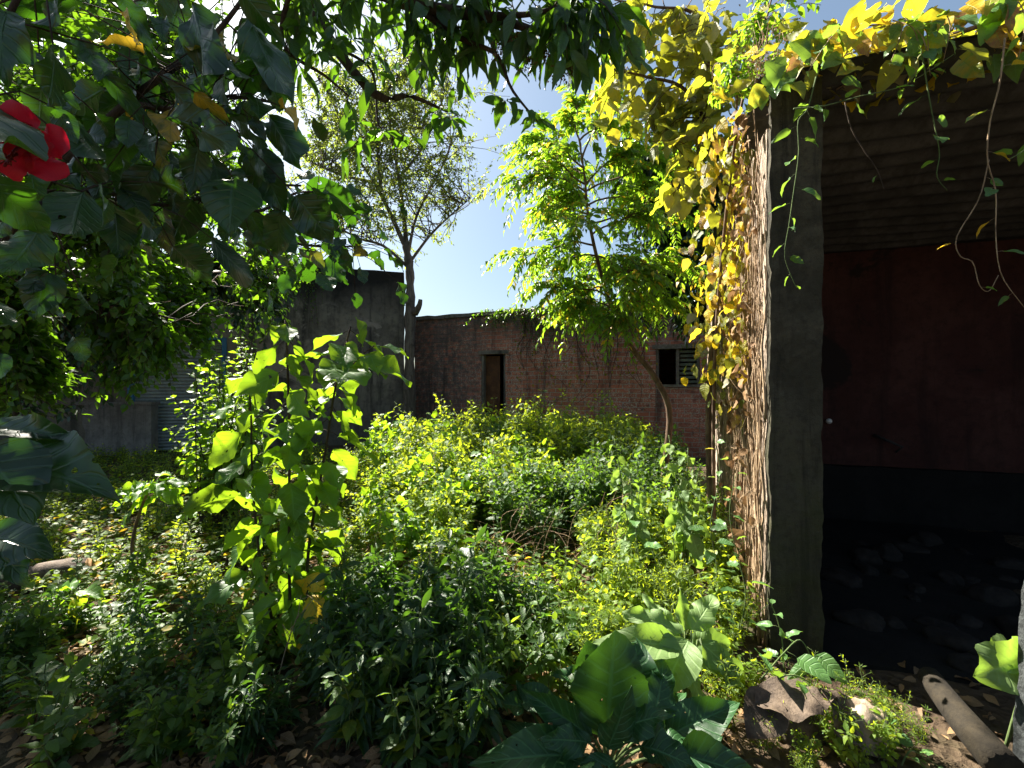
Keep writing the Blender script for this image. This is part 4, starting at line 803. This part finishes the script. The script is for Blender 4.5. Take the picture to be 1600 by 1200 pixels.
W6 = protos('herb', 'leafy green herb at the foot of the vine covered shed wall', 'herb', 'herbs along the shed wall',
            [((71, .5, 5, .085, .6, .07), dict(nu=5)), ((72, .42, 6, .07, .62, .055), dict(nu=5)), ((73, .62, 4, .08, .55, .07), dict(nu=5)), ((74, .7, 9, .07, .2, .05), dict(kind='lance', grav=.2))], 'weed', 'stem')
used = set(); pts = []
while len(pts) < 62:
    y = random.uniform(1.95, 4.2); px = random.uniform(890, 1185); x = (px-800)/FPX*y
    if x > 1.36+.33*(y-2.5): continue
    if y < 2.2 and px < 1040: continue
    pts.append((x, y, np.interp(y, [1.95, 2.5, 4.2], [.55, .75, 1.0])))
pts += [((random.uniform(1170, 1400)-800)/FPX*q, q, random.uniform(.22, .42)) for q in (1.75, 1.85, 1.95, 2.0, 2.05, 1.65)]
pts += [(1.3, 1.85, .45), (1.45, 1.75, .4), (1.5, 1.95, .45), (1.6, 1.85, .4), (1.25, 2.0, .45), (1.02, 1.8, .4), (1.15, 1.72, .35), (.95, 1.95, .5), (1.1, 2.1, .5), (1.32, 1.72, .3), (.8, 2.3, .6), (.7, 2.5, .6), (.9, 2.6, .7), (.55, 2.7, .6)]
place(W6, pts, used, .75, 1.15); finish(W6, used)

# ------------------------------------------------------------------ ground cover, litter, deep undergrowth
random.seed(5)
L = Geo()
for k in range(8200):
    y = random.uniform(2.2, 9.2); px = random.uniform(-60, 1120); x = (px-800)/FPX*y
    dens = 1.0 if (2.9 < y < 5.5 and px < 700) else (.45 if y > 5.5 else .30)
    if random.random() > dens or x > 1.3+.33*(y-2.5): continue
    h = random.uniform(.02, .13); c = np.array([x, y, gz(x, y)+h])
    for z in range(random.randint(4, 7)):
        a = random.uniform(0, 6.3); dd = nrm(np.array([math.cos(a), math.sin(a), random.uniform(-.3, .5)])); l = random.uniform(.035, .08)
        L.leaf(c+rng.normal(0, .02, 3), dd, UP+rng.normal(0, .35, 3), l, l*.65, None, .6*random.random()**8, 'ovate', 3, 1)
o = L.build('ground_cover', M['cover'], smooth=True); tag(o, 'low creeping green ground cover spread across the yard', 'ground cover', kind='stuff')
L = Geo()
for k in range(9000):
    y = 1.3+4.5*random.random()**1.4; px = random.uniform(-80, 1150) if k % 60 else random.uniform(1150, 1560); x = (px-800)/FPX*y
    if px > 1150 and y > 2.4: y = 1.6+.7*random.random(); x = (px-800)/FPX*y
    a = random.uniform(0, 6.3); dd = nrm(np.array([math.cos(a), math.sin(a), random.gauss(0, .25)])); l = random.uniform(.03, .085)
    L.leaf((x, y, gz(x, y)+random.uniform(.004, .035)), dd, UP+rng.normal(0, .45, 3), l, l*random.uniform(.35, .7), None, random.random()*.8, 'ovate', 4, 1)
o = L.build('leaf_litter', M['dry'], smooth=True); tag(o, 'dry brown fallen leaves lying over the soil', 'leaf litter', kind='stuff')
L = Geo()
for k in range(6500):
    y = random.uniform(4.4, 9.5); px = random.uniform(570, 1060); x = (px-800)/FPX*y
    if y < 5 and 730 < px < 980 and random.random() < .7: continue
    if x > 1.2+.33*(y-2.5): continue
    z = random.uniform(.05, .5); a = random.uniform(0, 6.3); dd = nrm(np.array([math.cos(a), math.sin(a), random.uniform(-.6, .3)])); l = random.uniform(.05, .09)
    L.leaf((x, y, z), dd, UP+rng.normal(0, .4, 3), l, l*.6, None, .3*random.random()**5, 'ovate', 2, 1)
o = L.build('undergrowth', M['cool'], smooth=True); tag(o, 'tangled lower leaves inside the weed mound', 'undergrowth', kind='stuff')

# ------------------------------------------------------------------ dry tangle in front of the mound
db = at(860, 930, 3.6); db[2] = 0
tg = thing('dry_bramble', 'tangle of bare dry curving stems in front of the weed mound', 'bramble', db)
S = Geo()
for k in range(85):
    a = at(random.uniform(760, 1000), random.uniform(860, 960), random.uniform(3.3, 4.3)); a[2] = max(.02, a[2]); b = a+np.array([random.gauss(0, .35), random.gauss(0, .2), random.uniform(-.1, .55)]); b[2] = max(b[2], .03)
    m1 = a*.6+b*.4+np.array([random.gauss(0, .1), random.gauss(0, .1), random.uniform(.02, .22)]); S.tube(smooth([a, m1, b], 10), random.uniform(.0015, .0035), .0012, 4)
S.build('stem', M['drystem'], tg, db, True)

# ------------------------------------------------------------------ dead stalks among the weeds
random.seed(31)
for k, (px, d, h, lean, hd) in enumerate(((735, 4.6, .95, .25, 'a'), (820, 4.7, .9, -.3, 'b'), (640, 4.4, .8, .3, 'c'), (890, 4.3, .85, .35, 'd'), (265, 3.4, .5, .4, 'e'), (150, 3.1, .35, -.4, 'f'), (560, 3.0, .6, .2, 'g'), (700, 2.6, .5, -.25, 'h'), (950, 3.4, .8, .2, 'i'), (430, 2.2, .4, .35, 'j'))):
    b = np.array([(px-800)/FPX*d, d, 0]); tip = b+np.array([lean*h, random.gauss(0, .1), h]); S = Geo(); p = smooth([b, (b+tip)/2+rng.normal(0, .04, 3), tip], 12); S.tube(p, .0045, .002, 5)
    for z in range(5):
        i = random.randint(4, 11); S.tube(smooth([p[i], p[i]+rng.normal(0, .04, 3)+[0, 0, .03], p[i]+rng.normal(0, .09, 3)+[0, 0, .07]], 6), .002, .001, 4)
    t_ = thing('dead_stalk', 'thin dead branching stalk standing among the green weeds', 'stalk', b, 0, 'dead stalks among the weeds'); S.build('stem', M['drystem'], t_, b, True)

# ------------------------------------------------------------------ wilted pale plant by the neem trunk
def wilt(base, tops, lab, name='wilting_plant'):
    def f(S, L):
        for (x, y, d) in tops:
            e = at(x, y, d); leafy(S, L, [base+rng.normal(0, .04, 3)*[1, 1, 0], (base+e)/2+[0, 0, .12], e], .006, .003, .075, .16, .6, 70, 1.3, 'opp', .45, kind='ovate', nu=12, nv=2, pet=.35, k=5, m=14, ages=.12)
    plant(name, lab, 'plant', base, f, 'pale', 'stem')
wilt(np.array([at(990, 850, 3.3)[0], 3.3, 0]), [(960, 685, 3.3), (985, 740, 3.2), (1000, 760, 3.4)], 'pale drooping plant left of the curved neem trunk')
wilt(np.array([at(1075, 850, 3.3)[0], 3.3, 0]), [(1045, 680, 3.3), (1075, 700, 3.2), (1090, 740, 3.3), (1060, 760, 3.2)], 'wilting grey green plant between the neem trunk and the shed wall')

# ------------------------------------------------------------------ broad leaved plants in front
def broad(base, lst, lab, lm, cat='plant'):
    def f(S, L):
        for (a, b, d0, d1, ra, tint) in lst:
            p, q = at(*a, d0), at(*b, d1); v = q-p; ln = np.linalg.norm(v); S.tube(smooth([base+[0, 0, .02], (base+p)/2+[0, 0, .03], p], 8), .006, .004, 6)
            nn = np.array([0, -.75, .65])+rng.normal(0, .18, 3) if abs(v[2]) > .08 else np.array([0, -.45, .9])+rng.normal(0, .2, 3)
            L.leaf(p, nrm(v), nn, ln*1.08, ln*ra*1.1, tint, 0, 'round' if ra > .6 else 'ovate', 22, 4)
    return plant('broad_plant', lab, cat, base, f, lm, 'stem')
b3 = np.array([at(950, 1180, 1.7)[0], 1.7, .0])
broad(b3, [((948, 1155), (958, 1005), 1.68, 1.66, .68, .3), ((985, 1150), (1000, 1025), 1.78, 1.8, .72, .2), ((925, 1150), (822, 1082), 1.66, 1.7, .38, .4), ((905, 1180), (748, 1178), 1.62, 1.55, .42, .5), ((1015, 1140), (1050, 1040), 1.72, 1.78, .55, .5), ((1040, 1150), (1150, 1100), 1.72, 1.7, .5, .5), ((1000, 1165), (1085, 1190), 1.6, 1.5, .6, .1), ((960, 1190), (900, 1245), 1.6, 1.48, .6, .5), ((930, 1185), (820, 1235), 1.6, 1.48, .5, .4), ((970, 1140), (1030, 1110), 1.62, 1.55, .6, .3), ((935, 1130), (900, 1050), 1.75, 1.85, .5, .5), ((1060, 1180), (1190, 1200), 1.6, 1.5, .4, .2), ((890, 1200), (790, 1120), 1.75, 1.85, .4, .4), ((975, 1130), (960, 1040), 1.85, 1.9, .6, .1), ((1030, 1160), (1120, 1150), 1.66, 1.62, .45, .7), ((920, 1160), (860, 1150), 1.62, 1.55, .5, .3), ((1000, 1150), (1070, 1080), 1.8, 1.9, .5, .8), ((950, 1170), (985, 1085), 1.6, 1.56, .5, .6), ((1070, 1180), (1130, 1130), 1.75, 1.85, .5, .3)], 'large dark green rosette of broad ribbed leaves in the foreground', 'broad')
b4 = np.array([at(1075, 1130, 1.98)[0], 1.98, 0])
broad(b4, [((1075, 1000), (1040, 1070), 1.95, 1.82, .75, 1.), ((1080, 985), (1125, 925), 1.98, 2.05, .45, 1.), ((1065, 990), (985, 945), 1.98, 2.0, .4, .9), ((1090, 1000), (1190, 1080), 1.95, 1.85, .38, .2), ((1060, 1010), (945, 995), 1.95, 1.9, .4, 1.), ((1080, 1010), (1140, 1000), 1.98, 2.05, .5, .6), ((1070, 985), (1065, 920), 2.0, 2.1, .5, .9), ((1085, 1030), (1160, 1040), 1.95, 1.95, .45, .5), ((1060, 1040), (1000, 1060), 1.95, 1.9, .5, .8), ((1075, 1050), (1110, 1110), 1.92, 1.82, .5, .5), ((1050, 1000), (1010, 930), 2.0, 2.08, .45, 1.)], 'lighter broad leaved plant with long drooping leaf, behind the dark rosette', 'pale')
b5 = np.array([at(930, 1090, 2.05)[0], 2.05, 0])
broad(b5, [((925, 1065), (918, 1008), 2.05, 2.05, .8, .5), ((935, 1060), (990, 1030), 2.05, 2.05, .6, .6), ((915, 1065), (870, 1050), 2.05, 2.0, .5, .6), ((930, 1060), (950, 1000), 2.1, 2.15, .6, .8)], 'small round leaved plant behind the dark rosette', 'broad')
b6 = np.array([at(840, 1120, 2.0)[0], 1.95, 0])
broad(b6, [((815, 1100), (860, 1080), 1.95, 1.95, .8, .5), ((820, 1105), (780, 1095), 1.95, 1.9, .6, .5), ((815, 1100), (810, 1065), 1.97, 2., .6, .5)], 'low plant with two heart shaped dull leaves, left of the dark rosette', 'broad')
b7 = np.array([1.95, 1.78, 0])
broad(b7, [((1618, 1015), (1545, 1060), 1.72, 1.68, .75, 1.), ((1625, 1030), (1560, 1030), 1.75, 1.72, .8, 1.)], 'pale sunlit broad leaf beside the leaning concrete post', 'pale')
L = Geo(); q = at(1245, 1085, 1.82)
for (a, b, d, ra, ag) in (((1180, 1098), (1310, 1082), 1.8, .45, .8), ((1280, 1080), (1395, 1185), 1.78, .42, .5), ((1215, 1090), (1165, 1150), 1.8, .7, .9)):
    p, e = at(*a, d), at(*b, d-.05); v = e-p; ln = np.linalg.norm(v); L.leaf(p, nrm(v), np.array([.1, -.35, .9]), ln, ln*ra*1.2, .8, ag*.6, 'ovate', 18, 3)
o = L.build('dead_leaf', M['deadleaf'], None, None, True); tag(o, 'large curled dead brown leaf draped over the boulder', 'dead leaf')

# ------------------------------------------------------------------ creeper on the sunlit shed wall
vb = shp(-.03, .4, 0)
vn = -su
vr = thing('yellow_creeper', 'creeper of dry ropes and yellow leaves covering the sunlit shed wall', 'creeper', vb)
S, L, D = Geo(), Geo(), Geo(); random.seed(9)
for k in range(190):
    v0 = random.uniform(.06, 1.5)*(1 if k % 3 else 2); z0, z1 = random.choice((0, 0, 0, .6, 1.3)), random.uniform(1.8, 3.3)
    pts = [shp(-.012-.035*random.random(), v0+random.gauss(0, .05)+.04*math.sin(z*3+k), z) for z in np.linspace(z0, z1, 9)]; S.tube(smooth(pts, 24), random.uniform(.0025, .009), .002, 5)
for k in range(60):
    a = shp(-.03, random.uniform(.15, 1.5), random.uniform(.2, 3.2)); b = a+vn*random.uniform(.0, .12)+sv*random.gauss(0, .2)+UP*random.gauss(0, .25); S.tube(smooth([a, (a+b)/2+vn*random.uniform(.01, .06), b], 8), .002, .001, 3)
for k in range(500):
    z = 3.25-2.1*random.random()**1.15; v0 = .35+abs(random.gauss(0, .5)); s0 = -.03-abs(random.gauss(0, .09))-(.16 if random.random() < .35 and z > 1.4 else 0)
    if random.random() > np.interp(z, [1.0, 1.5, 2.0, 3.2], [.12, .75, 1., 1.]): continue
    p = shp(s0, v0, z); dd = nrm(-UP*1.2+vn*.25+rng.normal(0, .35, 3)); l = random.uniform(.04, .105)
    L.leaf(p, dd, vn*.8+rng.normal(0, .65, 3)-sv*.25, l, l*.8, None, random.choice((.0, .0, .05, .1, .15, .3, .35, .45, .5, .5, .55, .7, .85)), 'cord', 8, 2)
for k in range(210):
    p = shp(-.03-.10*random.random(), random.uniform(.12, 1.0), random.uniform(.2, 3.2)); l = random.uniform(.05, .1)
    D.leaf(p, nrm(-UP+rng.normal(0, .5, 3)), vn+rng.normal(0, .6, 3), l, l*.6, None, random.uniform(.2, .9), 'ovate', 8, 2)
S.build('stem', M['drystem'], vr, vb, True); L.build('foliage', M['yvine'], vr, vb, True); o = D.build('dead_foliage', M['dry'], vr, vb, True); o['label'] = 'shrivelled brown leaves'

# big yellow leaved climber on the roof corner and behind
yb = shp(.1, 1.6, 0)+np.array([-.25, 0, 0])
ytop = shp(0, 1.3, 3.1)
tree('yellow_climber', 'large leaved yellowing climber heaped over the shed roof corner', 'climber', yb,
     [([yb, yb+[-.02, 0, 1.6], ytop, ytop+[-.1, .3, .5], ytop+[-.2, .5, 1.2]], .03, .01), ([ytop, at(1080, 150, 3.9), at(1010, 120, 4.0), at(960, 110, 4.1)], .02, .006), ([ytop+[-.1, .3, .5], at(1100, 40, 4.1), at(1020, 10, 4.2), at(960, 0, 4.3)], .02, .006), ([ytop, shp(.6, .4, 3.35), shp(1.4, .1, 3.4), shp(2.4, 0, 3.42)], .018, .006), ([ytop, at(1090, 250, 3.7), at(1060, 290, 3.7)], .012, .005)], .1, 'yvine', 'bark2',
     lambda S, L, li: crown(S, L, [(at(1020, 80, 4.1), (.45, .4, .42), 3.5), (at(1090, 60, 4.1), (.4, .4, .5), 2.5), (at(1080, 190, 3.8), (.33, .35, .38), 3), (at(1000, 170, 4.0), (.3, .3, .22), 2), (at(1130, 170, 3.5), (.2, .3, .4), 2), (at(1170, 60, 3.4), (.3, .35, .4), .8), (at(1060, 280, 3.7), (.2, .2, .25), .8), (at(980, 20, 4.3), (.35, .3, .3), 1.2), (at(1150, 20, 3.6), (.4, .4, .4), .8), (shp(.9, .35, 3.5), (.5, .3, .2), 2), (shp(1.7, .3, 3.5), (.6, .3, .22), 3), (shp(2.4, .2, 3.5), (.5, .3, .2), 2)], 190, li, .34, .085, .19, .68, 'ovate', 9, 2, grav=.8, ages=.34, check=False, r=.006, pet=.25, taper=.3))
gb = shp(.0, .9, 0)+np.array([-.2, 0, 0]); gt = shp(-.1, .5, 3.15)
tree('green_climber', 'bright green fine leaved climber growing over the top of the pillar', 'climber', gb,
     [([gb, gb+[0, 0, 1.7], gt, at(1190, 60, 2.9), at(1210, -20, 2.9)], .015, .004), ([gt, at(1150, 110, 2.9), at(1120, 140, 3.0)], .008, .003)], .1, 'neem', 'bark2',
     lambda S, L, li: crown(S, L, [(at(1190, 50, 2.9), (.22, .2, .22), 2), (at(1150, 120, 2.9), (.16, .2, .14), 1.4), (at(1230, 100, 2.7), (.15, .15, .1), .8)], 60, li, .16, .022, .075, .42, 'lance', 6, 1, grav=.4, check=False, r=.003))
# roof edge leaves
rb = shp(1.2, .1, 3.2)
G2 = Geo()
rf = thing('roof_creeper', 'creeper of green and yellow leaves along the front edge of the tin roof', 'creeper', rb)
S, L = Geo(), Geo()
for k in range(16):
    s0 = random.uniform(-.2, 1.9); a = shp(s0, random.uniform(-.1, .5), 3.2+random.uniform(0, .12)); b = a+su*random.uniform(.3, .7)+UP*random.uniform(-.06, .12)-sv*random.uniform(0, .25)
    leafy(S, L, [a, (a+b)/2+UP*.08, b], .005, .002, .055, .125, .75, 65, .45, 'alt', .05, kind='cord', nu=10, nv=2, pet=.25, ages=.7, k=4, m=10, up=.1)
for k in range(230):
    s0 = random.uniform(-.3, 2.6); p = shp(s0, random.uniform(-.22, .45), 3.2+.42*random.random()**1.5); l = random.uniform(.08, .17)
    L.leaf(p, nrm(-sv*.7-UP*.35+su*random.gauss(0, .6)+rng.normal(0, .25, 3)), UP+rng.normal(0, .5, 3)-sv*.3, l, l*.65, None, random.choice((.0, .1, .3, .45, .5)), 'ovate', 10, 2)
for k in range(130):
    s0 = random.uniform(-.1, 2.2); p = shp(s0, -.08-.1*random.random(), 3.3-.28*random.random()**1.7); l = random.uniform(.07, .15)
    (G2 if k % 3 else L).leaf(p, nrm(-UP*.9-sv*.3+su*random.gauss(0, .5)+rng.normal(0, .3, 3)), -sv+UP*.5+rng.normal(0, .5, 3), l, l*.72, None, random.choice((0, 0, 0, .1, .3, .5, .9)), 'cord', 10, 2)
for k in range(16):
    s0 = random.uniform(0, 1.9); a = shp(s0, -.25, 3.22); b = a-UP*random.uniform(.1, .32)+su*random.gauss(0, .1)-sv*.04
    leafy(S, G2, [a, (a+b)/2-sv*.05, b], .003, .0015, .05, .075, .75, 65, .5, 'alt', .2, kind='cord', nu=8, nv=2, pet=.3, ages=.3, k=4, m=9)
S.build('stem', M['drystem'], rf, rb, True); L.build('foliage', M['yvine'], rf, rb, True); G2.build('green_foliage', M['vine'], rf, rb, True)
# dry flower heads at the corner
S, L = Geo(), Geo(); q0 = shp(-.2, .1, 3.2)
for k in range(420):
    p = at(1205+random.gauss(0, 22), 85+random.gauss(0, 38), 2.55+random.uniform(-.12, .15)); L.leaf(p, nrm(rng.normal(0, 1, 3)), rng.normal(0, 1, 3), .016, .01, None, 0, 'round', 2, 1)
for k in range(40): a = at(1200+random.gauss(0, 10), 130, 2.6); b = at(1205+random.gauss(0, 25), 85+random.gauss(0, 38), 2.55); S.tube(smooth([a, (a+b)/2+rng.normal(0, .02, 3), b], 6), .0018, .001, 3)
o = thing('dry_flower_head', 'straw coloured dried flower spray at the roof corner above the pillar', 'dried flowers', q0)
S.build('stem', M['drystem'], o, q0, True); L.build('blossom', M['dry'], o, q0, True)

# hanging vines before the shed
def hang(lab, pts, d, leafL, sp, ratio=.6, grav=.25, r=.0035, kind='cord', lm='vine', name='hanging_vine', ages=0., start=.1, sm='stem', pitch=70, pat='alt', pet=.55):
    p = [at(q[0], q[1], q[2] if len(q) > 2 else d) for q in pts]; b = p[0]
    plant(name, lab, 'vine', b, lambda S, L: leafy(S, L, p, r, .0015, sp, leafL, ratio, pitch, grav, pat, start, kind=kind, nu=10, nv=2, pet=pet, k=5, m=26, ages=ages, up=.1), lm, sm)
hang('slender green vine hanging down the dark front of the pillar', [(1275, 120), (1262, 170), (1247, 190), (1248, 240), (1240, 300), (1233, 350), (1226, 400), (1240, 440), (1245, 450)], 2.2, .085, .075, .5, .1)
hang('vine with paired leaves trailing sideways below the roof edge', [(1240, 170), (1290, 165), (1345, 150), (1400, 138), (1440, 118), (1490, 85)], 2.1, .065, .085)
hang('short vine with a cluster of heart leaves hanging under the tin roof', [(1440, 80), (1448, 130), (1455, 170), (1460, 195), (1468, 240), (1464, 275), (1480, 298)], 2.05, .075, .1, .85, .2, start=.3)
hang('long dry vine dangling at the right of the shed opening', [(1570, 60, 1.95), (1562, 130, 1.95), (1547, 190, 1.95), (1543, 250, 1.95), (1556, 300, 1.95), (1556, 370, 1.95), (1565, 430, 1.95), (1600, 480, 1.95)], 1.95, .07, .16, .6, .3, .004, ages=.6, sm='drystem')
hang('thin bare vine with a knotted end under the roof', [(1545, 250, 2.0), (1530, 310, 2.0), (1495, 370, 2.0), (1500, 400, 2.), (1520, 410, 2.), (1530, 445, 2.), (1545, 455, 2.), (1560, 430, 2.)], 2.0, .06, .3, .5, .3, .003, ages=.9, sm='drystem')
hang('dark thin vine hanging inside the shed front', [(1320, 160), (1330, 200), (1350, 235), (1370, 265), (1383, 300)], 2.2, .05, .3, sm='twig', start=.8)
hang('vine with two leaves at the right edge under the roof', [(1640, 200), (1600, 235), (1575, 250)], 1.9, .08, .06, .7, .1, start=.2)
hang('green creeper shoot curling up the foot of the pillar', [(1225, 1045), (1222, 1000), (1212, 960), (1200, 935)], 2.1, .075, .06, .6, .2)
hang('leafy creeper arching right over the boulder', [(1190, 1060), (1225, 1020), (1250, 1000), (1268, 1030), (1275, 1060), (1290, 1080)], 1.9, .10, .055, .6, .5)
hang('creeper with pointed leaves spreading below the pillar foot', [(1180, 1090), (1230, 1055), (1270, 1070), (1300, 1100), (1330, 1110)], 1.85, .10, .06, .45, .3)
hang('small bright creeper shoot on the dark ground right of the boulder', [(1370, 1210, 1.8), (1378, 1170, 1.8), (1385, 1140, 1.8), (1380, 1110, 1.8)], 1.8, .05, .03, .7, .1)
hang('bright round leaved creeper at the lower edge before the shed', [(1400, 1215, 1.75), (1420, 1175, 1.75), (1440, 1180, 1.75), (1470, 1200, 1.75)], 1.75, .05, .03, .8, .1)
hang('green vine climbing the sunlit edge of the shed wall low down', [(1150, 1010), (1165, 930), (1150, 860), (1140, 800), (1150, 740)], 2.45, .075, .07, .7, .4)
hang('leafy vine at the foot of the shed wall', [(1100, 1000), (1120, 900), (1110, 820), (1125, 740), (1115, 680)], 2.7, .085, .06, .7, .5, ages=.5)
hang('upright vine shoot with heart leaves in the sun before the shed wall', [(1010, 930), (1000, 880), (992, 820), (985, 770)], 2.8, .09, .08, .8, .6)
hang('sunny vine shoot right of the dry bramble', [(960, 920), (945, 880), (930, 840), (925, 830)], 3.0, .09, .06, .8, .6)

# ivy along the top of the brick wall
def bw(t, y, z): return np.array([-2.57, 12, 0])+np.array([math.cos(R(24)), -math.sin(R(24)), 0])*t+np.array([math.sin(R(24)), math.cos(R(24)), 0])*y+UP*z
ib = bw(4, -.1, 3.2)
S, L = Geo(), Geo()
for k in range(150):
    t0 = random.triangular(1.2, 8.5, 4.0); a = bw(t0, random.uniform(-.08, .2), 3.3); b = bw(t0+random.gauss(0, .3), -.1-.1*random.random(), 3.3-random.uniform(.05, .55)*(1 if random.random() < .8 else 2.2))
    leafy(S, L, [a, (a+b)/2+UP*.08-np.array([.02, .05, 0]), b], .006, .002, .05, .085, .7, 65, .4, 'alt', .05, kind='ovate', nu=2, nv=1, k=3, m=6)
ir = thing('wall_ivy', 'dark ivy trailing over the top of the brick wall', 'ivy', ib); S.build('stem', M['drystem'], ir, ib, True); L.build('foliage', M['hibfar'], ir, ib, True)
ib = bw(5, -.06, 2.4); S = Geo()
for k in range(26):
    t0 = random.uniform(2.9, 6.2); p = [bw(t0+random.gauss(0, .12)*j*.5, -.04-.03*random.random(), 3.1-j*.42) for j in range(random.randint(3, 6))]; S.tube(smooth(p, 16), .009, .004, 4)
L = Geo()
for k in range(160): L.leaf(bw(random.uniform(2.9, 6.2), -.07, random.uniform(1.5, 3.1)), nrm(-UP+rng.normal(0, .5, 3)), np.array([-.3, -.9, .3])+rng.normal(0, .4, 3), .08, .055, None, .3, 'ovate', 2, 1)
ir = thing('dry_wall_creeper', 'bare dry creeper stems hanging down the red bricks', 'creeper', ib); S.build('stem', M['twig'], ir, ib, True); L.build('foliage', M['hibfar'], ir, ib, True)
# creeper on the grey wall
S, L = Geo(), Geo(); ib = at(515, 420, 10.6)
for k in range(18):
    x = 480+random.gauss(0, 20); a = at(x, 405, 10.55); b = at(x+random.gauss(0, 8), 470+random.gauss(0, 25), 10.55); leafy(S, L, [a, (a+b)/2, b], .006, .003, .06, .085, .6, 70, .5, 'alt', .05, kind='ovate', nu=2, nv=1, k=3, m=6)
ir = thing('wall_creeper', 'small dark creeper hanging from the top of the grey wall', 'creeper', ib); S.build('stem', M['twig'], ir, ib, True); L.build('foliage', M['hibfar'], ir, ib, True)
